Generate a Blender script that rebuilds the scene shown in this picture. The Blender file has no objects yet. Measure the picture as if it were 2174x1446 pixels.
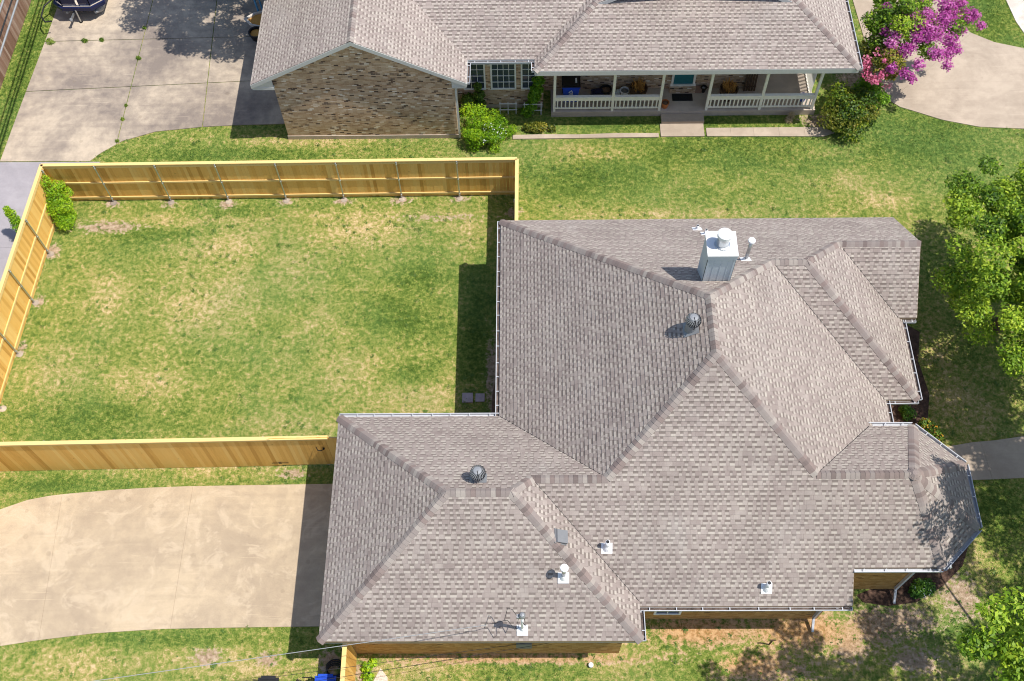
import bpy, math, random
import numpy as np
from mathutils import Vector, Matrix, geometry
random.seed(7); rng = np.random.default_rng(11)
scene = bpy.context.scene
C = scene.collection
# ------------------------------------------------------------------ camera
cam_data = bpy.data.cameras.new("camera"); cam = bpy.data.objects.new("camera", cam_data); C.objects.link(cam)
cam_data.sensor_width = 36.0; cam_data.lens = 36.783; cam_data.clip_end = 2000.0
_r = (0.99990247, 0.00133166, -0.01390216); _u = (0.00568648, 0.87036923, 0.49236679); _f = (-0.01275568, 0.49239783, -0.87027678)
cam.matrix_world = Matrix(((_r[0], _u[0], -_f[0], 0), (_r[1], _u[1], -_f[1], 0), (_r[2], _u[2], -_f[2], 35.389), (0, 0, 0, 1)))
scene.camera = cam
# ------------------------------------------------------------------ light
SUN = Vector((0.49, -0.08, 1.0)).normalized()
world = bpy.data.worlds.new("World"); scene.world = world; world.use_nodes = True
wn = world.node_tree; wn.nodes.clear()
sky = wn.nodes.new("ShaderNodeTexSky"); sky.sky_type = 'NISHITA'; sky.sun_disc = False
sky.sun_elevation = math.asin(SUN.z); sky.sun_rotation = math.radians(99); sky.air_density = 1.0; sky.dust_density = 1.0
bg = wn.nodes.new("ShaderNodeBackground"); bg.inputs[1].default_value = 0.125
wo = wn.nodes.new("ShaderNodeOutputWorld"); wn.links.new(sky.outputs[0], bg.inputs[0]); wn.links.new(bg.outputs[0], wo.inputs[0])
sd = bpy.data.lights.new("sun", 'SUN'); sd.energy = 4.3; sd.angle = math.radians(0.5); sd.color = (1.0, 0.955, 0.88)
so = bpy.data.objects.new("sun", sd); C.objects.link(so); so.location = (40, -10, 60)
so.rotation_euler = SUN.to_track_quat('Z', 'Y').to_euler()
scene.view_settings.view_transform = 'Standard'; scene.view_settings.look = 'None'
scene.view_settings.exposure = 0.32; scene.view_settings.gamma = 1.0; scene.view_settings.use_curve_mapping = False
try: scene.cycles.filter_width = 1.05; scene.cycles.max_bounces = 6
except Exception: pass

# ------------------------------------------------------------------ node helpers
class NT:
    def __init__(s, name):
        s.m = bpy.data.materials.new(name); s.m.use_nodes = True; s.t = s.m.node_tree; s.t.nodes.clear()
        s.out = s.n("ShaderNodeOutputMaterial"); s.b = s.n("ShaderNodeBsdfPrincipled"); s.l(s.b.outputs[0], s.out.inputs[0])
    def n(s, t): return s.t.nodes.new(t)
    def l(s, a, b): s.t.links.new(a, b)
    def put(s, sock, v):
        if isinstance(v, bpy.types.NodeSocket): s.l(v, sock)
        elif v is not None:
            if hasattr(sock.default_value, '__len__') and not hasattr(v, '__len__'): v = (v, v, v, 1)[:len(sock.default_value)]
            if hasattr(v, '__len__') and len(v) == 3 and len(sock.default_value) == 4: v = (*v, 1)
            sock.default_value = v
    def math(s, op, a, b=None, c=None):
        n = s.n("ShaderNodeMath"); n.operation = op
        s.put(n.inputs[0], a); s.put(n.inputs[1], b); s.put(n.inputs[2], c); return n.outputs[0]
    def noise(s, vec, scale, detail=3.0, rough=0.6, dist=0.0):
        n = s.n("ShaderNodeTexNoise"); s.put(n.inputs['Vector'], vec); n.inputs['Scale'].default_value = scale
        n.inputs['Detail'].default_value = detail; n.inputs['Roughness'].default_value = rough; n.inputs['Distortion'].default_value = dist
        return n.outputs[0]
    def voro(s, vec, scale, feature='F1'):
        n = s.n("ShaderNodeTexVoronoi"); n.feature = feature; s.put(n.inputs['Vector'], vec); n.inputs['Scale'].default_value = scale
        return n.outputs
    def white(s, a, b=0.0, c=0.0):
        v = s.comb(a, b, c); n = s.n("ShaderNodeTexWhiteNoise"); n.noise_dimensions = '3D'; s.l(v, n.inputs['Vector']); return n.outputs[0]
    def comb(s, a, b, c=0.0):
        n = s.n("ShaderNodeCombineXYZ"); s.put(n.inputs[0], a); s.put(n.inputs[1], b); s.put(n.inputs[2], c); return n.outputs[0]
    def sep(s, v):
        n = s.n("ShaderNodeSeparateXYZ"); s.l(v, n.inputs[0]); return n.outputs
    def ramp(s, fac, stops, interp='LINEAR'):
        n = s.n("ShaderNodeValToRGB"); s.put(n.inputs[0], fac); e = n.color_ramp; e.interpolation = interp
        while len(e.elements) < len(stops): e.elements.new(0.5)
        for k, (p, c) in enumerate(stops):
            e.elements[k].position = p; e.elements[k].color = (*c, 1) if hasattr(c, '__len__') else (c, c, c, 1)
        return n.outputs[0]
    def mix(s, fac, a, b, mode='MIX'):
        n = s.n("ShaderNodeMix"); n.data_type = 'RGBA'; n.blend_type = mode
        s.put(n.inputs[0], fac); s.put(n.inputs[6], a); s.put(n.inputs[7], b); return n.outputs[2]
    def attr(s, name):
        n = s.n("ShaderNodeAttribute"); n.attribute_name = name; return n.outputs['Fac']
    def uv(s): return s.n("ShaderNodeTexCoord").outputs['UV']
    def pos(s): return s.n("ShaderNodeNewGeometry").outputs['Position']
    def map(s, v, a, b, c, d):
        n = s.n("ShaderNodeMapRange"); s.put(n.inputs[0], v)
        for k, x in enumerate((a, b, c, d)): n.inputs[k + 1].default_value = x
        return n.outputs[0]
    def bump(s, h, strength, dist):
        n = s.n("ShaderNodeBump"); s.l(h, n.inputs['Height']); n.inputs['Strength'].default_value = strength; n.inputs['Distance'].default_value = dist
        s.l(n.outputs[0], s.b.inputs['Normal'])
    def fin(s, col, rough=0.8, metal=0.0, spec=0.3):
        s.put(s.b.inputs['Base Color'], col); s.put(s.b.inputs['Roughness'], rough); s.b.inputs['Metallic'].default_value = metal
        s.b.inputs['Specular IOR Level'].default_value = spec; return s.m

def plain(name, col, rough=0.6, metal=0.0, var=0.12, scale=9.0, bump=0.0):
    t = NT(name); p = t.pos(); n = t.noise(p, scale, 4); n2 = t.noise(p, scale * 7, 2)
    f = t.math('ADD', t.map(n, 0.25, 0.75, 1 - var, 1 + var), t.map(n2, 0.2, 0.8, -var * .5, var * .5))
    if bump: t.bump(n2, bump, 0.01)
    return t.fin(t.mix(1.0, col, f, 'MULTIPLY'), rough, metal)

def make_shingle(name, gain=1.0):
    t = NT(name); u, v, _ = t.sep(t.uv()); e = 0.153
    vv = t.math('DIVIDE', v, e); row = t.math('FLOOR', vv); fv = t.math('FRACT', vv)
    rh = t.white(row, 3.1); pu = t.math('ADD', t.math('DIVIDE', u, 0.265), t.math('MULTIPLY', rh, 17.3))
    pu = t.math('ADD', pu, t.math('MULTIPLY', t.math('SINE', t.math('MULTIPLY', pu, 1.37)), 0.22)); pc = t.math('FLOOR', pu); pf = t.math('FRACT', pu)
    hA = t.white(pc, row, 1.7); hB = t.white(pc, row, 9.2); hC = t.white(pc, row, 4.4); st = t.math('MULTIPLY', hA, 0.22); en = t.math('ADD', st, t.math('ADD', 0.36, t.math('MULTIPLY', hB, 0.26)))
    slot = t.math('MULTIPLY', t.math('MULTIPLY', t.math('GREATER_THAN', pf, st), t.math('LESS_THAN', pf, en)), t.math('GREATER_THAN', hC, 0.06))
    h1 = t.white(t.math('ADD', t.math('MULTIPLY', pc, 2.0), slot), row, 6.6)
    big = t.white(t.math('FLOOR', t.math('DIVIDE', t.math('ADD', u, t.math('MULTIPLY', rh, 3.0)), 0.95)), row, 5.5)
    p = t.pos(); n = t.noise(p, 0.6, 4, 0.6); n2 = t.noise(p, 70, 2, 0.8); n3 = t.noise(p, 2.2, 3, 0.6)
    tone = t.math('ADD', t.math('MULTIPLY', h1, 0.34), t.math('MULTIPLY', big, 0.22)); tone = t.math('ADD', tone, t.math('MULTIPLY', t.math('SUBTRACT', n3, 0.5), 0.9)); tone = t.math('ADD', tone, 0.16)
    c = t.ramp(tone, [(0.0, (0.236, 0.192, 0.175)), (0.35, (0.280, 0.233, 0.212)), (0.65, (0.332, 0.284, 0.256)), (1.0, (0.410, 0.362, 0.322))])
    cs = t.ramp(t.math('ADD', tone, 0.22), [(0.0, (0.294, 0.248, 0.226)), (0.5, (0.364, 0.316, 0.282)), (1.0, (0.436, 0.390, 0.340))]); c = t.mix(slot, c, cs)
    band = t.math('MULTIPLY', slot, t.map(fv, 0.46, 0.56, 0.0, 1.0)); c = t.mix(t.math('MULTIPLY', band, 0.76), c, (0.125, 0.098, 0.088))
    jt = t.math('LESS_THAN', t.math('ABSOLUTE', t.math('SUBTRACT', pf, st)), 0.035); c = t.mix(t.math('MULTIPLY', jt, 0.30), c, (0.13, 0.10, 0.09))
    c = t.mix(1.0, c, t.math('MULTIPLY', t.map(n, 0.3, 0.7, 0.91 * gain, 1.09 * gain), t.map(n2, 0.2, 0.8, 0.84, 1.16)), 'MULTIPLY')
    st2 = t.n('ShaderNodeMapping'); t.l(p, st2.inputs[0]); st2.inputs['Scale'].default_value = (0.9, 0.35, 0.35); st = t.noise(st2.outputs[0], 1.0, 5, 0.7); c = t.mix(t.map(st, 0.55, 0.75, 0.0, 0.30), c, (0.40, 0.37, 0.345))
    tooth = t.math('SUBTRACT', 1.0, t.math('MULTIPLY', slot, t.math('GREATER_THAN', fv, 0.05)))
    t.bump(t.math('ADD', tooth, t.math('MULTIPLY', n2, 0.25)), 0.7, 0.010)
    return t.fin(c, 0.93, 0, 0.12)

def make_ridge(name):
    t = NT(name); a = t.attr('tone')
    c = t.ramp(a, [(0.0, (0.180, 0.143, 0.132)), (0.3, (0.248, 0.194, 0.177)), (0.55, (0.262, 0.222, 0.206)), (0.8, (0.298, 0.257, 0.234)), (1.0, (0.355, 0.313, 0.280))])
    p = t.pos(); n2 = t.noise(p, 60, 2, 0.8); c = t.mix(1.0, c, t.map(n2, 0.2, 0.8, 0.84, 1.14), 'MULTIPLY'); t.bump(n2, 0.3, 0.004)
    return t.fin(c, 0.93, 0, 0.15)

def make_brick(name, stops, mortar, L=0.19, H=0.072, mw=0.10, dirt=0.15):
    t = NT(name); u, v, _ = t.sep(t.uv())
    vv = t.math('DIVIDE', v, H); row = t.math('FLOOR', vv); fv = t.math('FRACT', vv)
    odd = t.math('MULTIPLY', t.math('MODULO', t.math('ABSOLUTE', row), 2.0), 0.5)
    uu = t.math('ADD', t.math('DIVIDE', u, L), odd); col = t.math('FLOOR', uu); fu = t.math('FRACT', uu)
    h = t.white(col, row, 2.2); c = t.ramp(h, stops)
    mk = t.math('MAXIMUM', t.math('LESS_THAN', fv, mw * 1.5), t.math('LESS_THAN', fu, mw * 0.55))
    c = t.mix(t.math('MULTIPLY', mk, 0.75), c, mortar)
    p = t.pos(); n = t.noise(p, 0.7, 4, 0.6); n2 = t.noise(p, 45, 3, 0.7)
    c = t.mix(1.0, c, t.math('MULTIPLY', t.map(n, 0.25, 0.75, 1 - dirt, 1 + dirt), t.map(n2, 0.2, 0.8, 0.82, 1.18)), 'MULTIPLY')
    t.bump(t.math('SUBTRACT', t.math('MULTIPLY', n2, 0.3), mk), 0.7, 0.008)
    return t.fin(c, 0.92, 0, 0.2)

def make_lawn(name, blade=False):
    t = NT(name); p = t.pos()
    d = t.attr('dry'); s_ = t.attr('dirt'); g = t.attr('lush')
    n1 = t.noise(p, 0.45, 5, 0.65); n2 = t.noise(p, 1.9, 10, 0.82); n3 = t.map(t.noise(p, 6.0, 5, 0.7), 0.36, 0.64, 0.14, 0.86); n4 = t.noise(p, 30, 4, 0.8)
    f = t.math('ADD', t.math('MULTIPLY', t.math('SUBTRACT', n1, 0.5), 0.6), t.math('MULTIPLY', t.math('SUBTRACT', n2, 0.5), 1.6))
    f = t.math('ADD', f, t.math('MULTIPLY', t.math('SUBTRACT', n3, 0.5), 0.85))
    f = t.math('ADD', f, t.math('MULTIPLY', t.math('SUBTRACT', n4, 0.5), 1.7))
    f = t.math('ADD', f, t.math('ADD', t.math('MULTIPLY', d, 0.30), 0.37)); f = t.math('SUBTRACT', f, t.math('MULTIPLY', g, 0.29))
    if blade: f = t.math('ADD', f, t.math('MULTIPLY', t.math('SUBTRACT', t.attr('tone'), 0.5), 0.55))
    c = t.ramp(f, [(0.0, (0.070, 0.122, 0.018)), (0.25, (0.142, 0.206, 0.034)), (0.48, (0.235, 0.272, 0.056)), (0.68, (0.37, 0.318, 0.105)), (0.90, (0.54, 0.395, 0.185)), (1.0, (0.64, 0.48, 0.28))])
    w = t.noise(p, 0.16, 3); c = t.mix(t.map(w, 0.45, 0.62, 0.0, 0.28), c, (0.10, 0.205, 0.060))
    soil = t.ramp(t.math('ADD', t.math('MULTIPLY', n3, 0.6), t.math('MULTIPLY', n4, 0.4)), [(0.25, (0.22, 0.15, 0.10)), (0.5, (0.38, 0.27, 0.18)), (0.72, (0.52, 0.41, 0.30))])
    orange = t.attr('clay'); soil = t.mix(orange, soil, t.ramp(n3, [(0.3, (0.38, 0.20, 0.075)), (0.7, (0.60, 0.37, 0.18))]))
    k = t.math('ADD', s_, t.math('MULTIPLY', t.math('SUBTRACT', n2, 0.5), 1.1)); k = t.map(t.math('ADD', k, t.math('MULTIPLY', t.math('SUBTRACT', n3, 0.5), 0.9)), 0.42, 0.72, 0.0, 1.0)
    c = t.mix(t.math('MULTIPLY', k, 0.35 if blade else 1.0), c, soil)
    if not blade: t.bump(t.math('ADD', n3, t.math('MULTIPLY', n4, 0.8)), 0.6, 0.05)
    return t.fin(c, 0.9, 0, 0.15)

def make_concrete(name, light, dark, tint=None, grey=0.5, scale=0.45):
    t = NT(name); p = t.pos(); n1 = t.noise(p, scale, 6, 0.62, 0.6); n2 = t.noise(p, 2.6, 4, 0.6); n3 = t.noise(p, 40, 3, 0.75); n4 = t.noise(p, 0.9, 5, 0.7, 1.2)
    f = t.math('ADD', t.math('MULTIPLY', n1, 0.75), t.math('MULTIPLY', n2, 0.25)); c = t.ramp(f, [(0.40, dark), (0.51, tuple(0.5 * (a + b) for a, b in zip(light, dark))), (0.60, light)])
    if tint: c = t.mix(t.map(n4, 0.52, 0.60, 0.0, 0.45), c, tint)
    mp = t.n('ShaderNodeMapping'); t.l(p, mp.inputs[0]); mp.inputs['Rotation'].default_value = (0, 0, math.radians(-5)); mp.inputs['Scale'].default_value = (0.12, 2.4, 1); ty = t.noise(mp.outputs[0], 1.3, 4, 0.6); c = t.mix(t.map(ty, 0.52, 0.70, 0.0, 0.22), c, tuple(0.75 * x for x in dark)); c = t.mix(t.map(t.noise(mp.outputs[0], 5.0, 2, 0.5), 0.66, 0.70, 0.0, 0.22), c, tuple(min(1, 1.25 * x) for x in light))
    sp = t.voro(p, 1.1)[0]; c = t.mix(t.math('MULTIPLY', t.math('LESS_THAN', sp, 0.10), 0.35 * grey), c, (0.20, 0.15, 0.10))
    c = t.mix(1.0, c, t.map(n3, 0.2, 0.8, 0.80, 1.20), 'MULTIPLY'); t.bump(n3, 0.35, 0.006)
    return t.fin(c, 0.9, 0, 0.2)

def make_wood(name, stops, streak=1.0):
    t = NT(name); a = t.attr('tone'); u = t.n("ShaderNodeVectorMath"); u.operation = 'MULTIPLY'; t.l(t.pos(), u.inputs[0]); u.inputs[1].default_value = (14, 14, 1.2)
    n = t.noise(u.outputs[0], 2.2, 4, 0.65); f = t.math('ADD', t.math('MULTIPLY', a, 0.65), t.math('MULTIPLY', n, 0.40 * streak))
    c = t.ramp(f, stops); kn = t.voro(t.pos(), 2.3)[0]; c = t.mix(t.math('MULTIPLY', t.math('LESS_THAN', kn, 0.06), 0.5), c, tuple(0.4 * x for x in stops[0][1]))
    return t.fin(c, 0.75, 0, 0.25)

def make_leaf(name, dark, mid, light, trans=0.3):
    t = NT(name); a = t.attr('tone'); c = t.ramp(a, [(0.0, dark), (0.5, mid), (1.0, light)])
    m = t.fin(c, 0.5, 0, 0.3); tr = t.n("ShaderNodeBsdfTranslucent"); t.l(c, tr.inputs[0]); mx = t.n("ShaderNodeMixShader"); mx.inputs[0].default_value = trans
    t.l(t.b.outputs[0], mx.inputs[1]); t.l(tr.outputs[0], mx.inputs[2]); t.l(mx.outputs[0], t.out.inputs[0]); return m

M = {}
M['shingle'] = make_shingle('taupe_shingles'); M['shingle_grey'] = make_shingle('grey_shingles', 1.08); M['ridge'] = make_ridge('ridge_shingles')
M['brick'] = make_brick('tan_brick', [(0.0, (0.10, 0.05, 0.025)), (0.08, (0.34, 0.175, 0.05)), (0.5, (0.44, 0.235, 0.07)), (1.0, (0.53, 0.32, 0.12))], (0.48, 0.31, 0.13))
M['brick_mix'] = make_brick('mottled_brick', [(0.0, (0.08, 0.05, 0.04)), (0.08, (0.16, 0.10, 0.07)), (0.14, (0.42, 0.27, 0.165)), (0.5, (0.52, 0.355, 0.225)), (0.75, (0.60, 0.44, 0.30)), (0.92, (0.64, 0.49, 0.36)), (1.0, (0.82, 0.74, 0.64))], (0.58, 0.47, 0.36))
M['lawn'] = make_lawn('lawn_turf'); M['blade'] = make_lawn('grass_blades', True)
M['drive'] = make_concrete('beige_concrete', (0.515, 0.405, 0.275), (0.375, 0.292, 0.205), (0.58, 0.465, 0.330), 0.6, 0.35)
M['ndrive'] = make_concrete('stained_concrete', (0.51, 0.42, 0.32), (0.225, 0.185, 0.158), None, 0.6, 0.22)
M['nedrive'] = make_concrete('tan_concrete', (0.47, 0.385, 0.30), (0.36, 0.29, 0.225), None, 0.4, 0.5)
M['alley'] = make_concrete('grey_alley_concrete', (0.37, 0.34, 0.355), (0.31, 0.285, 0.30), None, 0.3, 0.6)
M['pale'] = make_concrete('pale_concrete', (0.68, 0.62, 0.55), (0.52, 0.46, 0.40), None, 0.2, 1.2)
M['slab'] = make_concrete('porch_concrete', (0.54, 0.455, 0.375), (0.43, 0.36, 0.30), None, 0.2, 1.0)
M['cedar'] = make_wood('new_cedar', [(0.1, (0.52, 0.265, 0.055)), (0.5, (0.78, 0.45, 0.115)), (0.95, (0.85, 0.57, 0.19))])
M['cedar_pale'] = make_wood('pale_cedar', [(0.1, (0.64, 0.42, 0.14)), (0.9, (0.80, 0.58, 0.24))])
M['oldwood'] = make_wood('weathered_planks', [(0.1, (0.14, 0.07, 0.045)), (0.5, (0.25, 0.145, 0.10)), (0.95, (0.38, 0.27, 0.21))], 1.4)
M['bark'] = make_wood('bark', [(0.1, (0.10, 0.075, 0.055)), (0.9, (0.27, 0.21, 0.16))])
M['white'] = plain('white_paint', (0.78, 0.78, 0.78), 0.45, 0, 0.05); M['trim'] = plain('grey_white_trim', (0.60, 0.60, 0.58), 0.6, 0, 0.06)
M['tan_trim'] = plain('tan_trim', (0.30, 0.22, 0.15), 0.7, 0, 0.1); M['cream'] = plain('cream_paint', (0.86, 0.83, 0.76), 0.55, 0, 0.06)
M['siding'] = plain('pale_grey_siding', (0.52, 0.58, 0.62), 0.6, 0, 0.05); M['gutter'] = plain('white_gutter', (0.50, 0.51, 0.54), 0.35, 0, 0.08)
M['gutter_in'] = plain('gutter_debris_and_shade', (0.10, 0.075, 0.065), 0.9, 0, 0.8, 5)  # leaf debris, coloured darker to include the deep shade inside the gutters
M['galv'] = plain('galvanised_steel', (0.50, 0.52, 0.54), 0.35, 0.85, 0.12); M['alu'] = plain('turbine_metal', (0.27, 0.28, 0.295), 0.5, 0.25, 0.12)
M['flash'] = plain('white_flashing', (0.80, 0.80, 0.82), 0.45, 0.0, 0.06); M['greybox'] = plain('grey_vent_paint', (0.19, 0.195, 0.205), 0.6, 0.2, 0.06)
M['black'] = plain('black_plastic', (0.018, 0.018, 0.02), 0.5, 0, 0.2); M['rubber'] = plain('black_cable', (0.02, 0.02, 0.022), 0.6)
M['cable_grey'] = plain('grey_cable', (0.34, 0.345, 0.35), 0.45, 0.3); M['blue'] = plain('blue_plastic', (0.015, 0.07, 0.50), 0.45, 0, 0.12)
M['teal'] = plain('teal_paint', (0.02, 0.16, 0.19), 0.45); M['terra'] = plain('terracotta', (0.47, 0.16, 0.055), 0.8); M['iron'] = plain('black_iron', (0.012, 0.012, 0.012), 0.5)
M['glass'] = plain('dark_window_glass', (0.045, 0.06, 0.085), 0.08, 0.0, 0.1); M['mulch'] = plain('dark_bark_mulch', (0.085, 0.05, 0.036), 0.95, 0, 0.75, 7, 1.0)
M['navy'] = plain('navy_gelcoat', (0.012, 0.016, 0.055), 0.3); M['deck'] = plain('boat_deck', (0.62, 0.52, 0.42), 0.6); M['red'] = plain('red_paint', (0.55, 0.05, 0.04), 0.5)
M['barrel'] = plain('barrel_staves', (0.085, 0.05, 0.03), 0.8, 0, 0.5, 20); M['rust'] = plain('dry_stems', (0.55, 0.28, 0.07), 0.8); M['paver'] = plain('purple_grey_paver', (0.42, 0.35, 0.36), 0.9, 0, 0.2, 12)
M['rubble'] = plain('pale_gravel', (0.62, 0.53, 0.45), 0.95, 0, 0.35, 18, 1.0); M['soil'] = plain('soil', (0.16, 0.10, 0.065), 0.95, 0, 0.4, 12)
M['skyblue'] = plain('blue_steel_tube', (0.06, 0.22, 0.38), 0.45); M['bluecloth'] = plain('bright_blue_canvas', (0.02, 0.30, 0.72), 0.7)
M['leaf_tree'] = make_leaf('broad_tree_leaves', (0.035, 0.092, 0.006), (0.18, 0.32, 0.018), (0.50, 0.62, 0.05))
M['leaf_bright'] = make_leaf('bright_green_leaves', (0.06, 0.16, 0.006), (0.20, 0.40, 0.012), (0.50, 0.66, 0.025))
M['leaf_shrub'] = make_leaf('shrub_leaves', (0.045, 0.10, 0.012), (0.17, 0.29, 0.03), (0.42, 0.52, 0.08))
M['leaf_dark'] = make_leaf('dark_glossy_leaves', (0.02, 0.05, 0.008), (0.08, 0.16, 0.014), (0.34, 0.40, 0.025))
M['leaf_gold'] = make_leaf('golden_green_leaves', (0.05, 0.08, 0.012), (0.17, 0.20, 0.02), (0.46, 0.36, 0.05))
M['leaf_green'] = make_leaf('fresh_green_leaves', (0.022, 0.075, 0.008), (0.08, 0.21, 0.020), (0.25, 0.45, 0.05)); M['leaf_weed'] = make_leaf('weed_leaves', (0.07, 0.14, 0.02), (0.12, 0.22, 0.04), (0.22, 0.31, 0.06), 0.25); M['magenta'] = make_leaf('magenta_blossom', (0.26, 0.025, 0.18), (0.50, 0.075, 0.36), (0.74, 0.27, 0.58), 0.35)
M['pink'] = make_leaf('pink_blossom', (0.60, 0.10, 0.22), (0.78, 0.22, 0.38), (0.85, 0.45, 0.50), 0.35)
M['petal'] = make_leaf('white_petals', (0.62, 0.62, 0.70), (0.75, 0.75, 0.82), (0.85, 0.85, 0.88), 0.2); M['orange'] = make_leaf('orange_petals', (0.70, 0.20, 0.02), (0.80, 0.35, 0.03), (0.85, 0.55, 0.05), 0.2)
M['straw'] = make_leaf('straw_grass', (0.40, 0.30, 0.16), (0.55, 0.44, 0.26), (0.68, 0.58, 0.40), 0.2)

# ------------------------------------------------------------------ mesh builder
WL = {}
class MB:
    def __init__(s): s.v = []; s.f = []; s.uv = []; s.tone = []; s.smooth = False
    def face(s, pts, uv=None, tone=0.5):
        b = len(s.v); s.v += [tuple(p) for p in pts]; s.f.append(list(range(b, b + len(pts)))); s.uv.append(uv); s.tone.append(tone)
    def obox(s, o, ax, ay, az, tone=0.5):      # corner o and three edge vectors
        o, ax, ay, az = Vector(o), Vector(ax), Vector(ay), Vector(az)
        if ax.cross(ay).dot(az) < 0: ax, ay = ay, ax
        p = [o, o + ax, o + ax + ay, o + ay]; q = [x + az for x in p]
        for fc in ((p[3], p[2], p[1], p[0]), (q[0], q[1], q[2], q[3]), (p[0], p[1], q[1], q[0]), (p[1], p[2], q[2], q[1]), (p[2], p[3], q[3], q[2]), (p[3], p[0], q[0], q[3])): s.face(fc, None, tone)
        return s
    def box(s, x0, y0, z0, x1, y1, z1, tone=0.5): return s.obox((x0, y0, z0), (x1 - x0, 0, 0), (0, y1 - y0, 0), (0, 0, z1 - z0), tone)
    def bar(s, a, b, w, h, tone=0.5):          # rectangular bar centred on segment a-b
        a, b = Vector(a), Vector(b); d = (b - a).normalized(); up = Vector((0, 0, 1)) if abs(d.z) < 0.95 else Vector((0, 1, 0))
        sx = d.cross(up).normalized(); sz = sx.cross(d).normalized()
        return s.obox(a - sx * w / 2 - sz * h / 2, sx * w, sz * h, b - a, tone)
    def tube(s, pts, r, n=8, cap=True, tone=0.5):
        pts = [Vector(p) for p in pts]; rs = r if hasattr(r, '__len__') else [r] * len(pts); base = len(s.v); prev = None
        for k, p in enumerate(pts):
            d = (pts[min(k + 1, len(pts) - 1)] - pts[max(k - 1, 0)]).normalized()
            if prev is None:
                a = Vector((1, 0, 0)) if abs(d.x) < 0.9 else Vector((0, 1, 0)); x = d.cross(a).normalized()
            else: x = (prev - d * prev.dot(d)).normalized()
            prev = x; y = d.cross(x)
            for j in range(n):
                t = 2 * math.pi * j / n; s.v.append(tuple(p + x * math.cos(t) * rs[k] + y * math.sin(t) * rs[k]))
        for k in range(len(pts) - 1):
            for j in range(n):
                s.f.append([base + k * n + j, base + k * n + (j + 1) % n, base + (k + 1) * n + (j + 1) % n, base + (k + 1) * n + j]); s.uv.append(None); s.tone.append(tone)
        if cap:
            s.f.append([base + j for j in range(n)][::-1]); s.f.append([base + (len(pts) - 1) * n + j for j in range(n)]); s.uv += [None, None]; s.tone += [tone, tone]
        return s
    def lathe(s, c, prof, n=16, tone=0.5, cap=True):
        base = len(s.v)
        for r, z in prof:
            for j in range(n):
                t = 2 * math.pi * j / n; s.v.append((c[0] + r * math.cos(t), c[1] + r * math.sin(t), c[2] + z))
        for k in range(len(prof) - 1):
            for j in range(n):
                s.f.append([base + k * n + j, base + k * n + (j + 1) % n, base + (k + 1) * n + (j + 1) % n, base + (k + 1) * n + j]); s.uv.append(None); s.tone.append(tone)
        if cap:
            s.f.append([base + (len(prof) - 1) * n + j for j in range(n)]); s.uv.append(None); s.tone.append(tone)
            s.f.append([base + j for j in range(n)][::-1]); s.uv.append(None); s.tone.append(tone)
        return s
    def prism(s, poly, z0, z1, tone=0.5):
        poly = [Vector((p[0], p[1], 0)) for p in poly]
        area = sum(poly[i].x * poly[(i + 1) % len(poly)].y - poly[(i + 1) % len(poly)].x * poly[i].y for i in range(len(poly)))
        if area < 0: poly = poly[::-1]
        s.face([(p.x, p.y, z1) for p in poly], [(p.x, p.y) for p in poly], tone)
        for i in range(len(poly)):
            a, b = poly[i], poly[(i + 1) % len(poly)]
            s.face([(a.x, a.y, z0), (b.x, b.y, z0), (b.x, b.y, z1), (a.x, a.y, z1)], None, tone)
        return s
    def build(s, name, mat, parent=None, smooth=False):
        off = Vector(WL.get(parent.name, (0, 0, 0))) if parent else Vector((0, 0, 0))
        me = bpy.data.meshes.new(name); me.from_pydata([(v[0] - off.x, v[1] - off.y, v[2] - off.z) for v in s.v], [], s.f)
        uvl = me.uv_layers.new(name="UVMap"); k = 0; data = []
        for f, u in zip(s.f, s.uv):
            for j in range(len(f)): data += (u[j] if u else (0.0, 0.0))
        uvl.data.foreach_set('uv', data)
        at = me.attributes.new('tone', 'FLOAT', 'FACE'); at.data.foreach_set('value', s.tone)
        if smooth: me.polygons.foreach_set('use_smooth', [True] * len(me.polygons))
        me.materials.append(M[mat] if isinstance(mat, str) else mat)
        o = bpy.data.objects.new(name, me); C.objects.link(o)
        if parent: o.parent = parent
        WL[o.name] = tuple(off); return o

def tag(o, label=None, cat=None, group=None, kind=None):
    if label: o['label'] = label
    if cat: o['category'] = cat
    if group: o['group'] = group
    if kind: o['kind'] = kind
    return o
def thing(name, label, cat, loc, group=None):
    o = bpy.data.objects.new(name, None); C.objects.link(o); o.location = loc; WL[o.name] = tuple(loc); return tag(o, label, cat, group)
def recenter(o, loc):                          # top-level single mesh: put its origin at its base
    me = o.data; n = len(me.vertices); a = np.empty(n * 3, np.float32); me.vertices.foreach_get('co', a); a = a.reshape(-1, 3) - np.array(loc, np.float32)
    me.vertices.foreach_set('co', a.ravel()); o.location = loc; return o
def np_mesh(name, verts, faces, mat, parent=None, attrs=None, facetone=None):
    off = np.array(WL.get(parent.name, (0, 0, 0)) if parent else (0, 0, 0), np.float32); verts = verts.astype(np.float32) - off
    me = bpy.data.meshes.new(name); nf, k = faces.shape
    me.vertices.add(len(verts)); me.vertices.foreach_set('co', verts.ravel()); me.loops.add(nf * k); me.loops.foreach_set('vertex_index', faces.astype(np.int32).ravel())
    me.polygons.add(nf); me.polygons.foreach_set('loop_start', np.arange(0, nf * k, k, dtype=np.int32)); me.update(calc_edges=True); me.validate()
    if facetone is not None: me.attributes.new('tone', 'FLOAT', 'FACE').data.foreach_set('value', facetone.astype(np.float32))
    for nm, arr in (attrs or {}).items(): me.attributes.new(nm, 'FLOAT', 'POINT').data.foreach_set('value', arr.astype(np.float32))
    me.materials.append(M[mat]); o = bpy.data.objects.new(name, me); C.objects.link(o)
    if parent: o.parent = parent
    WL[o.name] = tuple(float(x) for x in off); return o

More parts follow.
